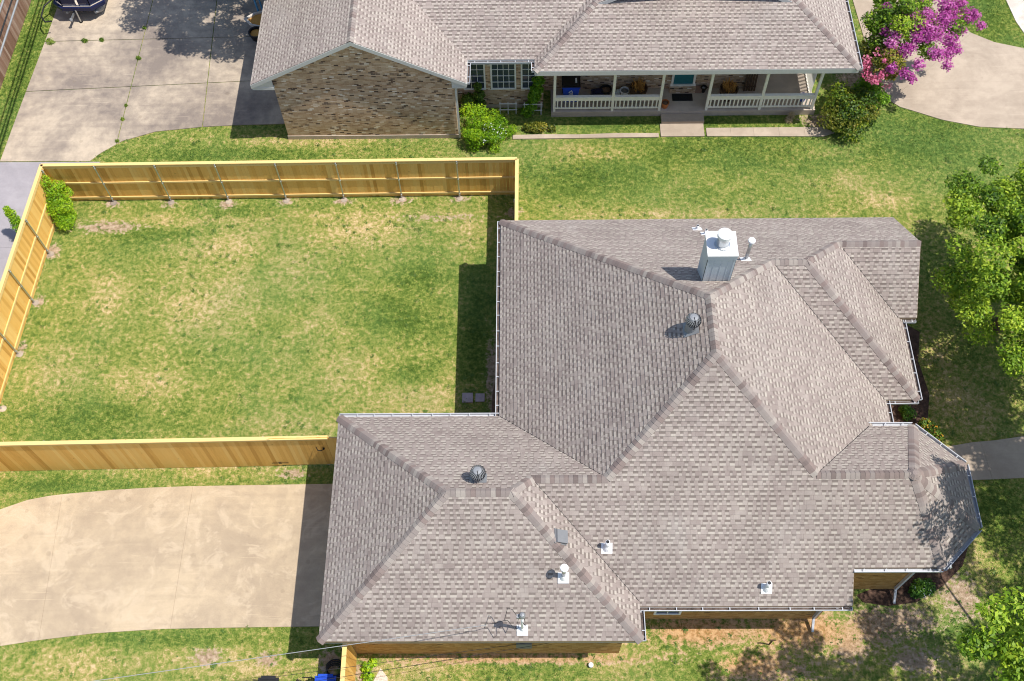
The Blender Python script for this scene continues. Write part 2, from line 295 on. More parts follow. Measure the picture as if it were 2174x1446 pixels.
# ------------------------------------------------------------------ foliage
def leaf_arrays(cl, n, size, upbias=0.6, hollow=0.55, aspect=0.55, tone=None):
    cl = np.array([tuple(c) + (0.8,) * (5 - len(c)) for c in cl], float); w = (cl[:, 3] ** 2); idx = rng.choice(len(cl), n, p=w / w.sum())
    d = rng.normal(size=(n, 3)); d /= np.linalg.norm(d, axis=1, keepdims=True)
    rad = (hollow + (1 - hollow) * rng.random(n)) * cl[idx, 3]; flat = cl[idx, 4] if cl.shape[1] > 4 else np.full(n, 0.8)
    P = cl[idx, :3] + d * rad[:, None] * np.stack([np.ones(n), np.ones(n), flat], 1); P += rng.normal(size=(n, 3)) * 0.06 * cl[idx, 3][:, None]
    nn = d * 0.6 + rng.normal(size=(n, 3)) * 0.5; nn[:, 2] += upbias; nn /= np.linalg.norm(nn, axis=1, keepdims=True)
    t = np.cross(nn, rng.normal(size=(n, 3))); t /= np.linalg.norm(t, axis=1, keepdims=True); b = np.cross(nn, t)
    sz = size * (0.6 + 0.8 * rng.random(n)); t *= sz[:, None]; b *= (sz * aspect)[:, None]
    V = np.stack([P - t, P - b * 0.9 + t * 0.1 , P + t, P + b * 0.9 + t * 0.1], 1).reshape(-1, 3); F = np.arange(n * 4).reshape(n, 4)
    cj = rng.random(len(cl)); tn = np.clip((0.25 + 0.5 * cj[idx]) + rng.normal(size=n) * 0.22, 0, 1) if tone is None else np.clip(tone + rng.normal(size=n) * 0.2, 0, 1)
    V[:, 2] = np.maximum(V[:, 2], 0.01)
    return V, F, tn
def leaves(name, cl, n, size, mat, parent=None, **k):
    V, F, tn = leaf_arrays(cl, n, size, **k); return np_mesh(name, V, F, mat, parent, None, tn)
def clusters(c, r, n, rr, seed=0, lo=-0.5):
    g = np.random.default_rng(seed); out = []
    while len(out) < n:
        d = g.normal(size=3); d /= np.linalg.norm(d)
        if d[2] < lo: continue
        q = 0.45 + 0.6 * g.random(); out.append((c[0] + d[0] * r[0] * q, c[1] + d[1] * r[1] * q, c[2] + d[2] * r[2] * q, rr * (0.6 + 0.8 * g.random()), 0.65))
    return out
def tree(name, label, base, fork, cl, n, size, mat, r0=0.22, group=None):
    t = thing(name, label, 'tree', base, group); m = MB(); b = Vector(base); f = Vector(fork)
    m.tube([b, b.lerp(f, 0.5) + Vector((0.05, 0.04, 0)), f], [r0 * 1.25, r0, r0 * 0.8], 10)
    for k, c in enumerate(cl):
        if k < 92 and k % max(1, len(cl) // 7) == 0:
            e = Vector(c[:3]); mid = f.lerp(e, 0.5) + Vector((random.uniform(-.6, .6), random.uniform(-.6, .6), random.uniform(0, .5)))
            m.tube([f + Vector((0, 0, -0.1)), mid, e], [r0 * 0.24, r0 * 0.10, 0.008], 6)
    m.build('trunk', 'bark', t, True); leaves('crown', cl, n, size, mat, t); return t

# ------------------------------------------------------------------ ground zones
DRY = [(-7.9, 20.8, 1.0, .8), (-6.6, 18.7, 1.1, .8), (-4.0, 17.2, 1.6, .5), (-6.89, 25.25, 2.2, 0.9), (-9.48, 23.67, 1.16, 1.38), (-7.87, 20.77, 1.12, 0.96), (-6.69, 18.67, 1.27, 0.92), (-4.56, 17.66, 2.68, 0.56), (-14.66, 18.11, 2.35, 0.81), (-18.0, 18.54, 1.46, 1.23), (-12.49, 21.89, 2.46, 1.54), (-2.22, 25.25, 0.97, 0.95), (-8.72, 16.5, 2.11, 0.54), (-16.65, 21.92, 1.0, 1.2), (-12.3, 24.62, 2.14, 0.94), (-12.37, 15.0, 3.47, 0.47), (-8.52, 14.62, 1.72, 0.28), (2.38, 29.18, 1.83, 0.57), (13.48, 27.67, 0.99, 0.62), (15.09, 26.66, 1.18, 0.69), (-9.53, 30.09, 2.48, 0.32), (6.59, 26.01, 4.89, 0.29), (-14.87, 7.75, 2.52, 0.61), (-10.96, 7.9, 1.89, 0.54), (-8.72, 7.59, 1.25, 0.38), (-3.41, 7.58, 3.89, 0.45), (2.82, 7.87, 1.4, 0.46), (14.27, 10.05, 1.44, 0.97), (16.5, 16.76, 1.56, 0.96), (11.51, 8.78, 1.88, 1.25), (13.37, 7.85, 1.54, 0.76), (16.86, 15.24, 1.19, 0.56), (-5.78, 26.0, 4.34, 0.34), (-14.04, 25.83, 3.96, 0.39), (11.91, 29.34, 2.42, 0.52), (12.3, 9.0, 2.6, .8), (9.5, 8.0, 2.0, .9), (13.0, 8.0, 2.2, .9), (15.6, 10.5, .7, 1.6), (16.0, 17.5, 1.3, 1.2), (15.8, 19.2, .8, 1.0)]
DIRT = [(-17.35, 25.57, 1.58, 0.34), (-19.45, 24.33, 0.39, 0.47), (-19.4, 21.94, 0.23, 0.39), (-19.66, 19.79, 0.26, 0.38), (-3.61, 25.91, 2.36, 0.14), (6.01, 8.79, 2.36, 0.63), (9.16, 8.79, 2.36, 0.79), (7.76, 7.56, 1.85, 0.6), (-0.3, 7.9, 6.24, 0.2), (-10.66, 7.97, 0.63, 0.3), (-8.6, 7.89, 0.47, 0.3), (-17.39, 26.79, 0.4, 0.25), (-15.02, 26.74, 0.4, 0.2), (-12.52, 26.69, 0.48, 0.25), (-10.08, 26.77, 0.4, 0.2), (-7.65, 26.8, 0.48, 0.19), (-5.21, 26.82, 0.52, 0.22), (-2.75, 26.9, 0.48, 0.2), (11.69, 8.94, 1.42, 0.79), (-1.2, 18.4, 0.35, 2.2), (-6.55, 7.81, 0.4, 0.45), (-5.43, 7.43, 0.31, 0.6), (-8.51, 14.52, 0.68, 0.19), (-0.47, 26.19, 0.36, 0.29), (12.6, 9.1, 1.5, .6), (14.7, 9.9, .8, .9), (10.6, 8.3, 1.0, .6), (12.8, 7.8, 1.0, .5), (15.0, 33.2, 1.2, 1.6), (13.0, 31.0, 1.0, 0.5)]
CLAY = [(5.6, 8.8, 2.6, 0.7), (9.0, 8.8, 2.2, 0.7), (7.2, 7.8, 1.6, 0.6), (-0.3, 7.95, 6.0, 0.2)]
LUSH = [(-16.23, 16.93, 2.67, 0.88), (-4.9, 21.2, 1.7, 1.0), (-4.06, 22.9, 1.2, 0.7), (-15.3, 25.12, 1.57, 0.48), (-4.25, 18.66, 0.72, 0.41), (-1.94, 20.52, 0.55, 2.77), (-12.13, 26.3, 1.19, 0.29), (5.95, 30.99, 4.13, 0.38), (9.89, 29.36, 5.06, 1.04), (-0.3, 7.5, 1.87, 0.3), (-12.17, 8.52, 3.18, 0.24), (-17.38, 14.1, 2.58, 0.28), (-8.16, 14.39, 1.03, 0.25), (17.05, 29.81, 3.24, 1.57), (11.62, 9.41, 0.95, 0.32), (16.71, 13.07, 0.99, 1.05), (14.17, 8.78, 0.94, 0.47), (16.19, 9.4, 0.79, 1.27), (-12.53, 29.33, 4.11, 0.37), (2.75, 28.15, 3.01, 1.01), (-23.0, 34.5, 0.7, 5.0), (21.5, 37.5, 1.5, 2.0)]
def zone(x, y, L, p=1.0):
    a = np.zeros_like(x)
    for cx, cy, rx, ry in L: a = np.maximum(a, np.exp(-(((x - cx) / rx) ** 2 + ((y - cy) / ry) ** 2) * 0.9))
    return a * p
def zones(x, y):
    base = np.where((y > 27) & (x > -1), -0.10, 0.0) + np.where(y > 30.6, -0.12, 0.0)
    return dict(dry=zone(x, y, DRY) + base + 0.12, dirt=zone(x, y, DIRT, 0.95), lush=zone(x, y, LUSH), clay=zone(x, y, CLAY))
xs = np.concatenate([[-400, -150, -60, -38], np.arange(-29, 28.01, 0.2), [36, 60, 150, 400]]); ys = np.concatenate([[-300, -100, -30], np.arange(2, 44.01, 0.2), [52, 80, 160, 400]])
X, Y = np.meshgrid(xs, ys); Z = np.zeros_like(X); nx, ny = len(xs), len(ys)
V = np.stack([X.ravel(), Y.ravel(), Z.ravel()], 1); i = np.arange(ny - 1)[:, None] * nx + np.arange(nx - 1)[None]; F = np.stack([i, i + 1, i + nx + 1, i + nx], -1).reshape(-1, 4)
tag(np_mesh('ground', V, F, 'lawn', None, zones(X.ravel(), Y.ravel())), kind='structure')

def clip(poly, n, c, keep):                    # half-plane clip in plan: keep n.p >= c (keep=1) or <= c
    out = []; sgn = 1 if keep else -1
    for k in range(len(poly)):
        a, b = poly[k], poly[(k + 1) % len(poly)]; da = sgn * (a[0] * n[0] + a[1] * n[1] - c); db = sgn * (b[0] * n[0] + b[1] * n[1] - c)
        if da >= 0: out.append(a)
        if da * db < 0: t = da / (da - db); out.append((a[0] + (b[0] - a[0]) * t, a[1] + (b[1] - a[1]) * t))
    return out
def slabs(poly, joints, gap=0.006):
    ps = [poly]
    for (p, q) in joints:
        d = Vector((q[0] - p[0], q[1] - p[1])).normalized(); n = (-d.y, d.x); c = n[0] * p[0] + n[1] * p[1]; nps = []
        for a in ps:
            for k in (0, 1):
                r = clip(a, n, c + (gap / 2 if k else -gap / 2), k)
                if len(r) > 2: nps.append(r)
        ps = nps
    return ps
PAVED = []
def paving(name, poly, joints, mat, h=0.03):
    m = MB()
    for p in slabs(poly, joints, 0.035 if mat == 'ndrive' else 0.006): m.prism(p, -0.05, h)
    PAVED.append(poly); return tag(m.build(name, mat), kind='structure')
paving('driveway', [(-30, 8.0), (-24, 8.0), (-20.4, 7.95), (-17.7, 8.34), (-16.47, 8.53), (-14.6, 8.76), (-12.4, 8.9), (-10.16, 8.94), (-6.81, 8.98), (-5.8, 8.98), (-5.8, 14.1), (-7.1, 14.1), (-12.22, 14.03), (-13.6, 13.98), (-14.77, 13.91), (-16.45, 13.77), (-17.2, 13.68), (-17.94, 13.53), (-18.87, 13.17), (-20.2, 12.5), (-21.5, 11.9), (-30, 11.6)], [((-16.74, 13.7), (-16.43, 8.6)), ((-12.05, 14), (-12.04, 8.9)), ((-21, 13), (-21, 7))], 'drive')
paving('alley', [(-22.8, 4), (-20.25, 4), (-20.1, 15.0), (-19.75, 26.0), (-19.6, 27.5), (-18.35, 29.02), (-22.74, 29.04)], [((-23, 24.6), (-19, 24.5)), ((-23, 18), (-19, 18))], 'alley', 0.02)
paving('neighbor_driveway', [(-22.74, 29.08), (-18.83, 29.06), (-18.42, 29.52), (-17.62, 30.17), (-16.25, 30.69), (-14.2, 30.94), (-12.5, 31.03), (-10.3, 31.08), (-10.3, 44), (-22.2, 44), (-22.25, 38.96), (-22.34, 36.6), (-22.62, 31.58)],
       [((-22.3, 36.2), (-11.5, 36.42)), ((-22.34, 33.11), (-11.17, 33.69)), ((-17.77, 37.03), (-17.84, 29.91)), ((-14.36, 33.6), (-14.2, 30.9))], 'ndrive')
paving('circle_driveway', [(16.24, 32.1), (16.6, 31.75), (17.07, 31.55), (18.3, 30.99), (19.85, 30.57), (21.74, 30.45), (24, 30.6), (28, 31.2), (28, 36.6), (24.6, 35.4), (22.87, 35.2), (21.6, 35.6), (20.65, 36.22), (19.8, 37.6), (19.2, 44), (15.3, 44), (15.55, 39), (15.7, 36), (15.9, 33.5)], [((16.2, 32.1), (20.7, 36.2))], 'nedrive')
paving('walkway', [(14.6, 15.15), (15.46, 15.47), (16.3, 15.62), (17.2, 15.7), (18.24, 15.86), (24, 17), (24, 15.4), (17.88, 14.23), (16.8, 14.18), (15.78, 14.15), (14.6, 14.15)], [((16.6, 15.9), (16.75, 14))], 'nedrive')
paving('sidewalk', [(22.76, 38.34), (22.9, 36.9), (23.3, 35.4), (28, 34.5), (28, 44), (22.4, 44)], [], 'pale')
paving('garden_kerb', [(-0.5, 30.08), (5.86, 30.13), (5.86, 30.34), (4.0, 30.36), (2.4, 30.30), (1.0, 30.33), (-0.5, 30.30)], [((2.4, 30), (2.42, 31))], 'nedrive', 0.06)
paving('garden_path', [(7.95, 30.16), (13.0, 30.1), (13.5, 30.3), (13.0, 30.62), (7.95, 30.62)], [((9.0, 30), (9.0, 31)), ((10.0, 30), (10.0, 31)), ((11.1, 30), (11.1, 31)), ((12.2, 30), (12.2, 31))], 'nedrive', 0.05)
def sheet(name, poly, mat, z=0.012):
    m = MB(); m.prism(poly, -0.05, z); PAVED.append(poly); return tag(m.build(name, mat), kind='structure')
sheet('mulch_bed', [(11.5, 23), (13.9, 23), (14.6, 21.6), (14.9, 20.6), (15.3, 20.3), (15.0, 19.0), (15.15, 17.6), (14.9, 16.6), (15.1, 15.7), (15.2, 15.2), (14.6, 15.1), (13, 14.2), (11.5, 14.2)], 'mulch')
sheet('bay_mulch_bed', [(11.2, 10.0), (11.4, 9.75), (12.2, 9.62), (13.2, 9.75), (14.2, 10.3), (15.0, 11.0), (15.45, 11.9), (15.3, 12.5), (14.6, 12.9), (12.5, 10.6), (12.0, 10.3)], 'mulch')
sheet('gravel_strip', [(-5.25, 5.5), (-4.75, 5.5), (-4.55, 6.6), (-4.6, 7.3), (-4.85, 7.6), (-5.05, 7.2), (-5.25, 6.6)], 'rubble')
sheet('side_patio', [(-1.45, 15.2), (-0.5, 15.2), (-0.5, 19.2), (-.85, 19.0), (-1.1, 18.4), (-1.25, 17.8), (-1.3, 16.6)], 'soil', 0.015)

# grass blades (uncountable): a scatter of single blades over the visible lawn
def inpoly(x, y, poly):
    r = np.zeros(len(x), bool); n = len(poly)
    for k in range(n):
        x0, y0 = poly[k]; x1, y1 = poly[(k + 1) % n]; c = ((y0 > y) != (y1 > y)) & (x < (x1 - x0) * (y - y0) / (y1 - y0 + 1e-12) + x0); r ^= c
    return r
def grass(name, n, x0, x1, y0, y1, h, w):
    x = rng.uniform(x0, x1, n); y = rng.uniform(y0, y1, n); k = np.ones(n, bool)
    fx = np.abs(x) < (0.62 * np.hypot(y * 0.49 + 30.8, 0) )                # roughly inside what the view can see
    k &= fx
    for p in PAVED: k &= ~inpoly(x, y, p)
    for a, b, c, d in ((-5.85, 8.1, 3.05, 14.7), (-0.4, 9.3, 13.3, 22.9), (-10.2, 30.3, -2.9, 44), (-3, 32, 12.9, 44), (1.2, 31.4, 12.7, 35)): k &= ~((x > a) & (x < c) & (y > b) & (y < d))
    dz = zone(x, y, DIRT); k &= rng.random(n) > dz * 0.9
    x, y = x[k], y[k]; n = len(x); a = rng.uniform(0, 2 * np.pi, n); lean = rng.uniform(0.3, 1.2, n) * h; hh = h * rng.uniform(0.5, 1.3, n) * (0.75 + 0.6 * zone(x, y, LUSH)); ww = w * rng.uniform(0.6, 1.4, n)
    dx, dy = np.cos(a), np.sin(a)
    A = np.stack([x - dy * ww, y + dx * ww, np.zeros(n)], 1); B = np.stack([x + dy * ww, y - dx * ww, np.zeros(n)], 1); T = np.stack([x + dx * lean, y + dy * lean, hh], 1)
    V = np.stack([A, B, T], 1).reshape(-1, 3); F = np.arange(n * 3).reshape(n, 3); z = zones(V[:, 0], V[:, 1])
    o = np_mesh(name, V, F, 'blade', None, z, rng.random(n)); return tag(o, kind='stuff', label='short patchy lawn grass', cat='grass')
grass('lawn_grass', 620000, -27, 25, 5.5, 41, 0.045, 0.014)

def lawn_weeds(n):
    x = rng.uniform(-20, 22, n); y = rng.uniform(6, 31, n); k = np.ones(n, bool)
    for q in PAVED: k &= ~inpoly(x, y, q)
    for a, b, c, d in ((-5.9, 8.0, 3.1, 14.8), (-0.5, 9.1, 13.4, 23), (-10.4, 30, -2.8, 44), (-3, 31.9, 13, 44)): k &= ~((x > a) & (x < c) & (y > b) & (y < d))
    k &= rng.random(n) < 0.25 + 0.5 * np.maximum(zone(x, y, DRY), zone(x, y, LUSH)); x, y = x[k], y[k]; n = len(x); r = rng.uniform(.03, .13, n) * rng.uniform(.6, 1.3, n)
    V, F, tn = leaf_arrays(np.stack([x, y, np.full(n, .02), r, np.full(n, .35)], 1), n * 16, .026, upbias=1.0, hollow=.2)
    return tag(np_mesh('lawn_weeds', V, F, 'leaf_weed', None, None, tn), 'dark green broadleaf weeds scattered through the lawn', 'weeds', kind='stuff')
lawn_weeds(6500)
# ------------------------------------------------------------------ roofs
def course_roof(name, polys, mat, parent):
    m = MB(); E_ = 0.153; norms = []
    for poly in polys:
        P = [Vector(p) for p in poly]; n = Vector((0, 0, 0))
        for k in range(len(P)): a, b = P[k], P[(k + 1) % len(P)]; n += Vector(((a.y - b.y) * (a.z + b.z), (a.z - b.z) * (a.x + b.x), (a.x - b.x) * (a.y + b.y)))
        n.normalize()
        if n.z < 0: n = -n; P = P[::-1]
        up = (Vector((0, 0, 1)) - n * n.z).normalized(); ux = up.cross(n).normalized(); o = min(P, key=lambda q: q.z); norms.append(n)
        loc = [((q - o).dot(ux), (q - o).dot(up)) for q in P]
        tris = geometry.tessellate_polygon([[Vector((a, b, 0)) for a, b in loc]]); r0 = random.randint(0, 900) * E_
        for tr in tris:
            t2 = [loc[k] for k in tr]; lo = min(p[1] for p in t2); hi = max(p[1] for p in t2); k = math.floor(lo / E_)
            while k * E_ < hi - 1e-6:
                v0, v1 = k * E_, (k + 1) * E_; pg = clip(clip(t2, (0, 1), v0, 1), (0, 1), v1, 0)
                if len(pg) > 2:
                    ar = sum(pg[i][0] * pg[(i + 1) % len(pg)][1] - pg[(i + 1) % len(pg)][0] * pg[i][1] for i in range(len(pg)))
                    if ar < 0: pg = pg[::-1]
                    if abs(ar) > 1e-5:
                        f = lambda p: o + ux * p[0] + up * p[1] + n * (0.016 * (1 - (p[1] - v0) / E_) + 0.002)
                        m.face([f(p) for p in pg], [(p[0] + r0, p[1] + r0) for p in pg])
                        bt = sorted([p for p in pg if p[1] - v0 < 1e-5])
                        if len(bt) >= 2:
                            a, b = bt[0], bt[-1]; dn = -n * 0.018
                            m.face([f(a) + dn, f(b) + dn, f(b), f(a)], [(a[0] + r0, v0 + r0 + 0.02), (b[0] + r0, v0 + r0 + 0.02)] * 2)
                k += 1
    return m.build(name, mat, parent), norms
def cap_line(a, b, na, nb, parent, w=0.172):      # a is the lower end
    a, b = Vector(a), Vector(b)
    if a.z > b.z: a, b = b, a
    d = (b - a); L = d.length; d.normalize(); m = MB(); n = (na + nb).normalized(); sides = []
    for nn in (na, nb):
        s = d.cross(nn).normalized()
        if s.z > 0: s = -s
        sides.append(s)
    if sides[0].dot(sides[1]) > 0.9: sides[1] = -sides[0]
    k = 0; st = 0.145; cnt = max(1, int(round(L / st))); st = L / cnt
    for k in range(cnt):
        t = random.choice((0.05, 0.25, 0.3, 0.5, 0.55, 0.62, 0.75, 0.85, 1.0)) + random.uniform(-.06, .06); ww = w + random.uniform(-.006, .006)
        p0 = a + d * (k * st - 0.015); p1 = a + d * ((k + 1) * st + 0.03); l0, l1 = 0.050, 0.034
        for s in sides:
            row = []
            for (p, l) in ((p0, l0), (p1, l1)):
                row.append([p + n * l, p + s * ww * 0.4 + n * (l * 0.92), p + s * ww + n * (l * 0.66 - 0.005), p + s * (ww + 0.004) - n * 0.012])
            for q in range(3):
                fc = [row[0][q], row[0][q + 1], row[1][q + 1], row[1][q]]
                if (fc[1] - fc[0]).cross(fc[3] - fc[0]).dot(n) < 0: fc = fc[::-1]
                m.face(fc, None, t)
            m.face([row[0][0], row[0][1], row[0][1] - n * 0.018, row[0][0] - n * 0.018], None, t * 0.35 - 0.1); m.face([row[0][1], row[0][2], row[0][2] - n * 0.018, row[0][1] - n * 0.018], None, t * 0.35 - 0.1)
    return m.build('ridge_cap', 'ridge', parent)
def valley_line(a, b, parent):
    a, b = Vector(a), Vector(b); m = MB(); m.bar(a + Vector((0, 0, 0.010)), b + Vector((0, 0, 0.010)), 0.018, 0.02); return m.build('valley_flashing', 'black', parent)
def wall_run(m, pts, z0, z1, closed=True):
    u = 0.0; n = len(pts)
    for k in range(n if closed else n - 1):
        a, b = pts[k], pts[(k + 1) % n]; L = math.hypot(b[0] - a[0], b[1] - a[1])
        m.face([(a[0], a[1], z0), (b[0], b[1], z0), (b[0], b[1], z1), (a[0], a[1], z1)], [(u, z0), (u + L, z0), (u + L, z1), (u, z1)]); u += L
def fascia(m, a, b, h=0.17, t=0.03, top=-0.015):
    a, b = Vector(a), Vector(b); d = (b - a).normalized(); hz = Vector((d.x, d.y, 0)).normalized(); s = Vector((hz.y, -hz.x, 0))
    m.obox(a - s * t * 0.5 + Vector((0, 0, top - h)) - hz * 0.0, b - a, s * t, Vector((0, 0, h)))
def gutter(pts, out, parent, closed_ends=True, inner='gutter_in', step=0.62):
    # pts: polyline along the roof edge at eave height; out: outward normal per segment
    m = MB(); g = MB()
    for k in range(len(pts) - 1):
        a, b = Vector(pts[k]), Vector(pts[k + 1]); o = Vector(out[k]).normalized(); d = (b - a); L = d.length; d.normalize(); z = Vector((0, 0, 1)); w, h, t = 0.112, 0.11, 0.012
        a0 = a + o * 0.02 - z * 0.13; m.obox(a0, d * L, o * w, z * t); m.obox(a0 + o * (w - t) + z * t, d * L, o * t, z * (h - t)); m.obox(a0 + z * t, d * L, o * t, z * .02)
        m.obox(a0 + o * (w - t * 0.4) + z * (h - t), d * L, o * t * 1.6, z * t * 1.5)
        if closed_ends:
            if k == 0: m.obox(a0 + o * t + z * t, d * t, o * (w - 2 * t), z * (h - t))
            if k == len(pts) - 2: m.obox(a0 + o * t + z * t + d * (L - t), d * t, o * (w - 2 * t), z * (h - t))
        q = 0.3
        while q < L - 0.1: m.obox(a0 + o * t + d * q + z * (h - 0.012), d * 0.028, o * (w - 2 * t), z * 0.008); q += step * random.uniform(0.85, 1.15)
        if inner: g.obox(a0 + o * (t + 0.002) + z * (t + 0.001) + d * 0.05, d * (L - 0.1), o * (w - 2 * t - 0.004), z * 0.035)
    ob = m.build('gutter', 'gutter', parent)
    if g.f: g.build('litter_and_shade', inner, ob)  # full-length dark strip: debris plus painted shade of the trough
    return ob
def window_unit(parent, x0, x1, z0, z1, y, cols=3, rows=4, mat='white'):
    f = MB(); t = 0.07
    f.box(x0 - t, y - 0.06, z0 - t, x1 + t, y, z0); f.box(x0 - t, y - 0.06, z1, x1 + t, y, z1 + t); f.box(x0 - t, y - 0.06, z0, x0, y, z1); f.box(x1, y - 0.06, z0, x1 + t, y, z1)
    for k in range(1, cols): xx = x0 + (x1 - x0) * k / cols; f.box(xx - .012, y - 0.045, z0, xx + .012, y - 0.022, z1)
    for k in range(1, rows): zz = z0 + (z1 - z0) * k / rows; f.box(x0, y - 0.048, zz - .012, x1, y - 0.025, zz + .012)
    o = f.build('window', mat, parent); g = MB(); g.box(x0, y - 0.02, z0, x1, y - 0.004, z1); g.build('pane', 'glass', o); return o
def pipe_vent(parent, base, n, h, r=0.055, name='vent_pipe', cap=False, flash=0.17):
    b = Vector(base); n = Vector(n); up = (Vector((0, 0, 1)) - n * n.z).normalized(); ux = up.cross(n); f = MB()
    f.obox(b - ux * flash - up * flash * 1.15 + n * 0.02, ux * 2 * flash, up * flash * 2.0, n * 0.012); f.lathe(b - Vector((0, 0, .05)), [(r * 2.1, 0), (r * 1.7, 0.10), (r * 1.15, 0.19)], 14); ob = f.build(name, 'flash', parent, True if False else False)
    m = MB(); m.lathe(b, [(r, 0.0), (r, h)], 14); m.build('pipe', 'flash' if not cap else 'galv', ob, True)
    if cap: c = MB(); c.lathe(b + Vector((0, 0, h)), [(r * 1.6, -0.06), (r * 2.1, 0.0), (r * 1.9, 0.05), (r * 0.3, 0.08)], 16); c.build('rain_cap', 'flash', ob)
    else: k = MB(); k.lathe(b + Vector((0, 0, h - .002)), [(r * .75, 0), (r * .75, 0.004)], 12); k.build('pipe_opening', 'black', ob)
    return ob
def turbine(parent, base, n):
    b = Vector(base); m = MB(); m.lathe(b - Vector((0, 0, .12)), [(0.20, 0), (0.185, 0.30), (0.17, 0.42)], 20); nn = Vector(n); up = (Vector((0, 0, 1)) - nn * nn.z).normalized(); ux = up.cross(nn)
    m.obox(b - ux * 0.26 - up * 0.26 + nn * 0.02, ux * .52, up * .52, nn * .01); o = m.build('turbine_vent', 'alu', parent)
    z0 = 0.30; h = MB(); N = 22; prof = [(0.175, 0.0), (0.235, 0.09), (0.25, 0.17), (0.235, 0.25), (0.18, 0.32), (0.13, 0.35)]
    for j in range(N):
        t0 = 2 * math.pi * j / N
        for k in range(len(prof) - 1):
            q = []
            for (r, z), tw in ((prof[k], 0.10 * k), (prof[k + 1], 0.10 * (k + 1))):
                for e, rr in ((0, 1.0), (0.62, 0.91)): t = t0 + tw + e * 2 * math.pi / N; q.append(b + Vector((r * rr * math.cos(t), r * rr * math.sin(t), z0 + z)))
            h.face([q[0], q[1], q[3], q[2]])
    h.lathe(b + Vector((0, 0, z0)), [(0.135, 0.345), (0.12, 0.365), (0.05, 0.375)], 20); h.build('turbine_head', 'alu', o)
    k = MB(); k.lathe(b + Vector((0, 0, z0)), [(0.13, 0.01), (0.185, 0.12), (0.17, 0.24), (0.10, 0.33)], 16); k.build('vent_throat', 'black', o)
    s = MB(); s.tube([b + Vector((0, -.02, z0 + .39)), b + Vector((0.02, -.13, z0 + .37)), b + Vector((0.02, -.24, z0 + .25)), b + Vector((0.02, -.265, z0 + .05)), b + Vector((0.01, -.19, z0 - .05))], 0.009, 6); s.build('brace', 'iron', o); return o

# ================================================================== MAIN HOUSE
Z0, PN, PS, PW, PE = 3.35, 0.7513, 0.7771, 0.7257, 0.7333
A = (-.885, 23.30, 3.35); B = (5.665, 17.0, 8.10); Cc = (5.665, 14.987, 8.10); D = (2.44, 11.97, 5.76); IN = (-.885, 15.18, 3.35)
L = (.17, 11.97, 5.76); S0V = (3.462, 8.866, 3.35); S0 = (3.462, 8.752, 3.262); S1 = (10.0, 8.752, 3.262); S1B = (10.0, 9.72, 4.012)
N4 = (12.70, 9.72, 4.01); N3 = (14.05, 10.99, 4.01); N2 = (14.07, 13.10, 4.01); N1 = (12.69, 14.45, 4.01); Fp = (11.70, 12.05, 5.82); E_ = (8.77, 12.05, 5.82)
VV = (11.24, 14.45, 4.02); Z2 = (12.224, 14.45, 3.29); X2 = (12.224, 15.755, 3.29); X2b = (12.17, 15.755, 3.33); P2 = (8.22, 19.49, 6.23); Q2 = (9.40, 19.49, 6.23)
W2 = (13.32, 15.755, 3.34); V2 = (13.32, 18.90, 3.345); V2b = (13.148, 18.90, 3.476); U3 = (13.81, 18.90, 3.476); R3 = (10.93, 20.99, 5.10); S3 = (13.81, 20.99, 5.10); T3 = (13.81, 23.32, 3.35)
GNW = (-6.32, 15.18, 3.35); GSW = (-6.32, 7.685, 3.35); GSE = (3.462, 7.685, 3.35); G1 = (-2.37, 11.37, 6.21); G2 = (-.44, 11.37, 6.21)
house = thing('brick_house', 'brick house under the large taupe shingle roof with a white boxed chimney', 'house', (4.0, 15.0, 0.0))
planes = dict(W=[A, IN, D, Cc, B], S=[Cc, D, L, S0V, S0, S1, S1B, N4, Fp, E_], E=[B, Cc, E_, VV, Z2, X2, X2b, P2], S2=[P2, X2b, W2, Q2], E2=[Q2, W2, V2, V2b, R3], S3=[R3, V2b, U3, S3],
              N=[A, B, P2, Q2, R3, S3, T3], GN=[GNW, G1, G2, L, D, IN], GW=[GNW, GSW, G1], GS=[GSW, GSE, G2, G1], GE=[GSE, S0V, L, G2], BN=[E_, Fp, N1, VV], B1=[Fp, N2, N1], B2=[Fp, N3, N2], B3=[Fp, N4, N3])
keys = list(planes); roof, nl = course_roof('roof', list(planes.values()), 'shingle', house); NN = dict(zip(keys, nl))
for a, b, p, q in ((A, B, 'W', 'N'), (Cc, B, 'W', 'E'), (D, Cc, 'W', 'S'), (E_, Cc, 'S', 'E'), (P2, B, 'E', 'N'), (P2, Q2, 'S2', 'N'), (R3, Q2, 'E2', 'N'), (S3, R3, 'S3', 'N'), (W2, Q2, 'S2', 'E2'), (E_, Fp, 'S', 'BN'), (N1, Fp, 'BN', 'B1'), (N2, Fp, 'B1', 'B2'), (N3, Fp, 'B2', 'B3'), (N4, Fp, 'B3', 'S'), (L, D, 'GN', 'S'), (L, G2, 'GN', 'GE'), (G1, G2, 'GN', 'GS'), (GNW, G1, 'GN', 'GW'), (GSW, G1, 'GW', 'GS'), (GSE, G2, 'GS', 'GE')):
    cap_line(a, b, NN[p], NN[q], roof)
m = MB(); m.lathe(Fp, [(0.22, -0.05), (0.08, 0.07), (0.004, 0.078)], 7, 0.45); m.build('ridge_cap', 'ridge', roof)
for a, b in ((IN, D), (S0V, L), (X2b, P2), (V2b, R3), (VV, E_)): valley_line(a, b, roof)
m = MB()
for a, b in ((GNW, GSW), (GSW, GSE), (GSE, S0), (S0, S1), (S1, S1B), (S1B, N4), (N4, N3), (N3, N2), (N2, N1), (N1, VV), (Z2, X2), (X2, W2), (W2, V2), (V2b, U3), (U3, S3), (S3, T3), (T3, A), (A, IN), (IN, GNW)): fascia(m, a, b)
m.build('fascia', 'tan_trim', house)
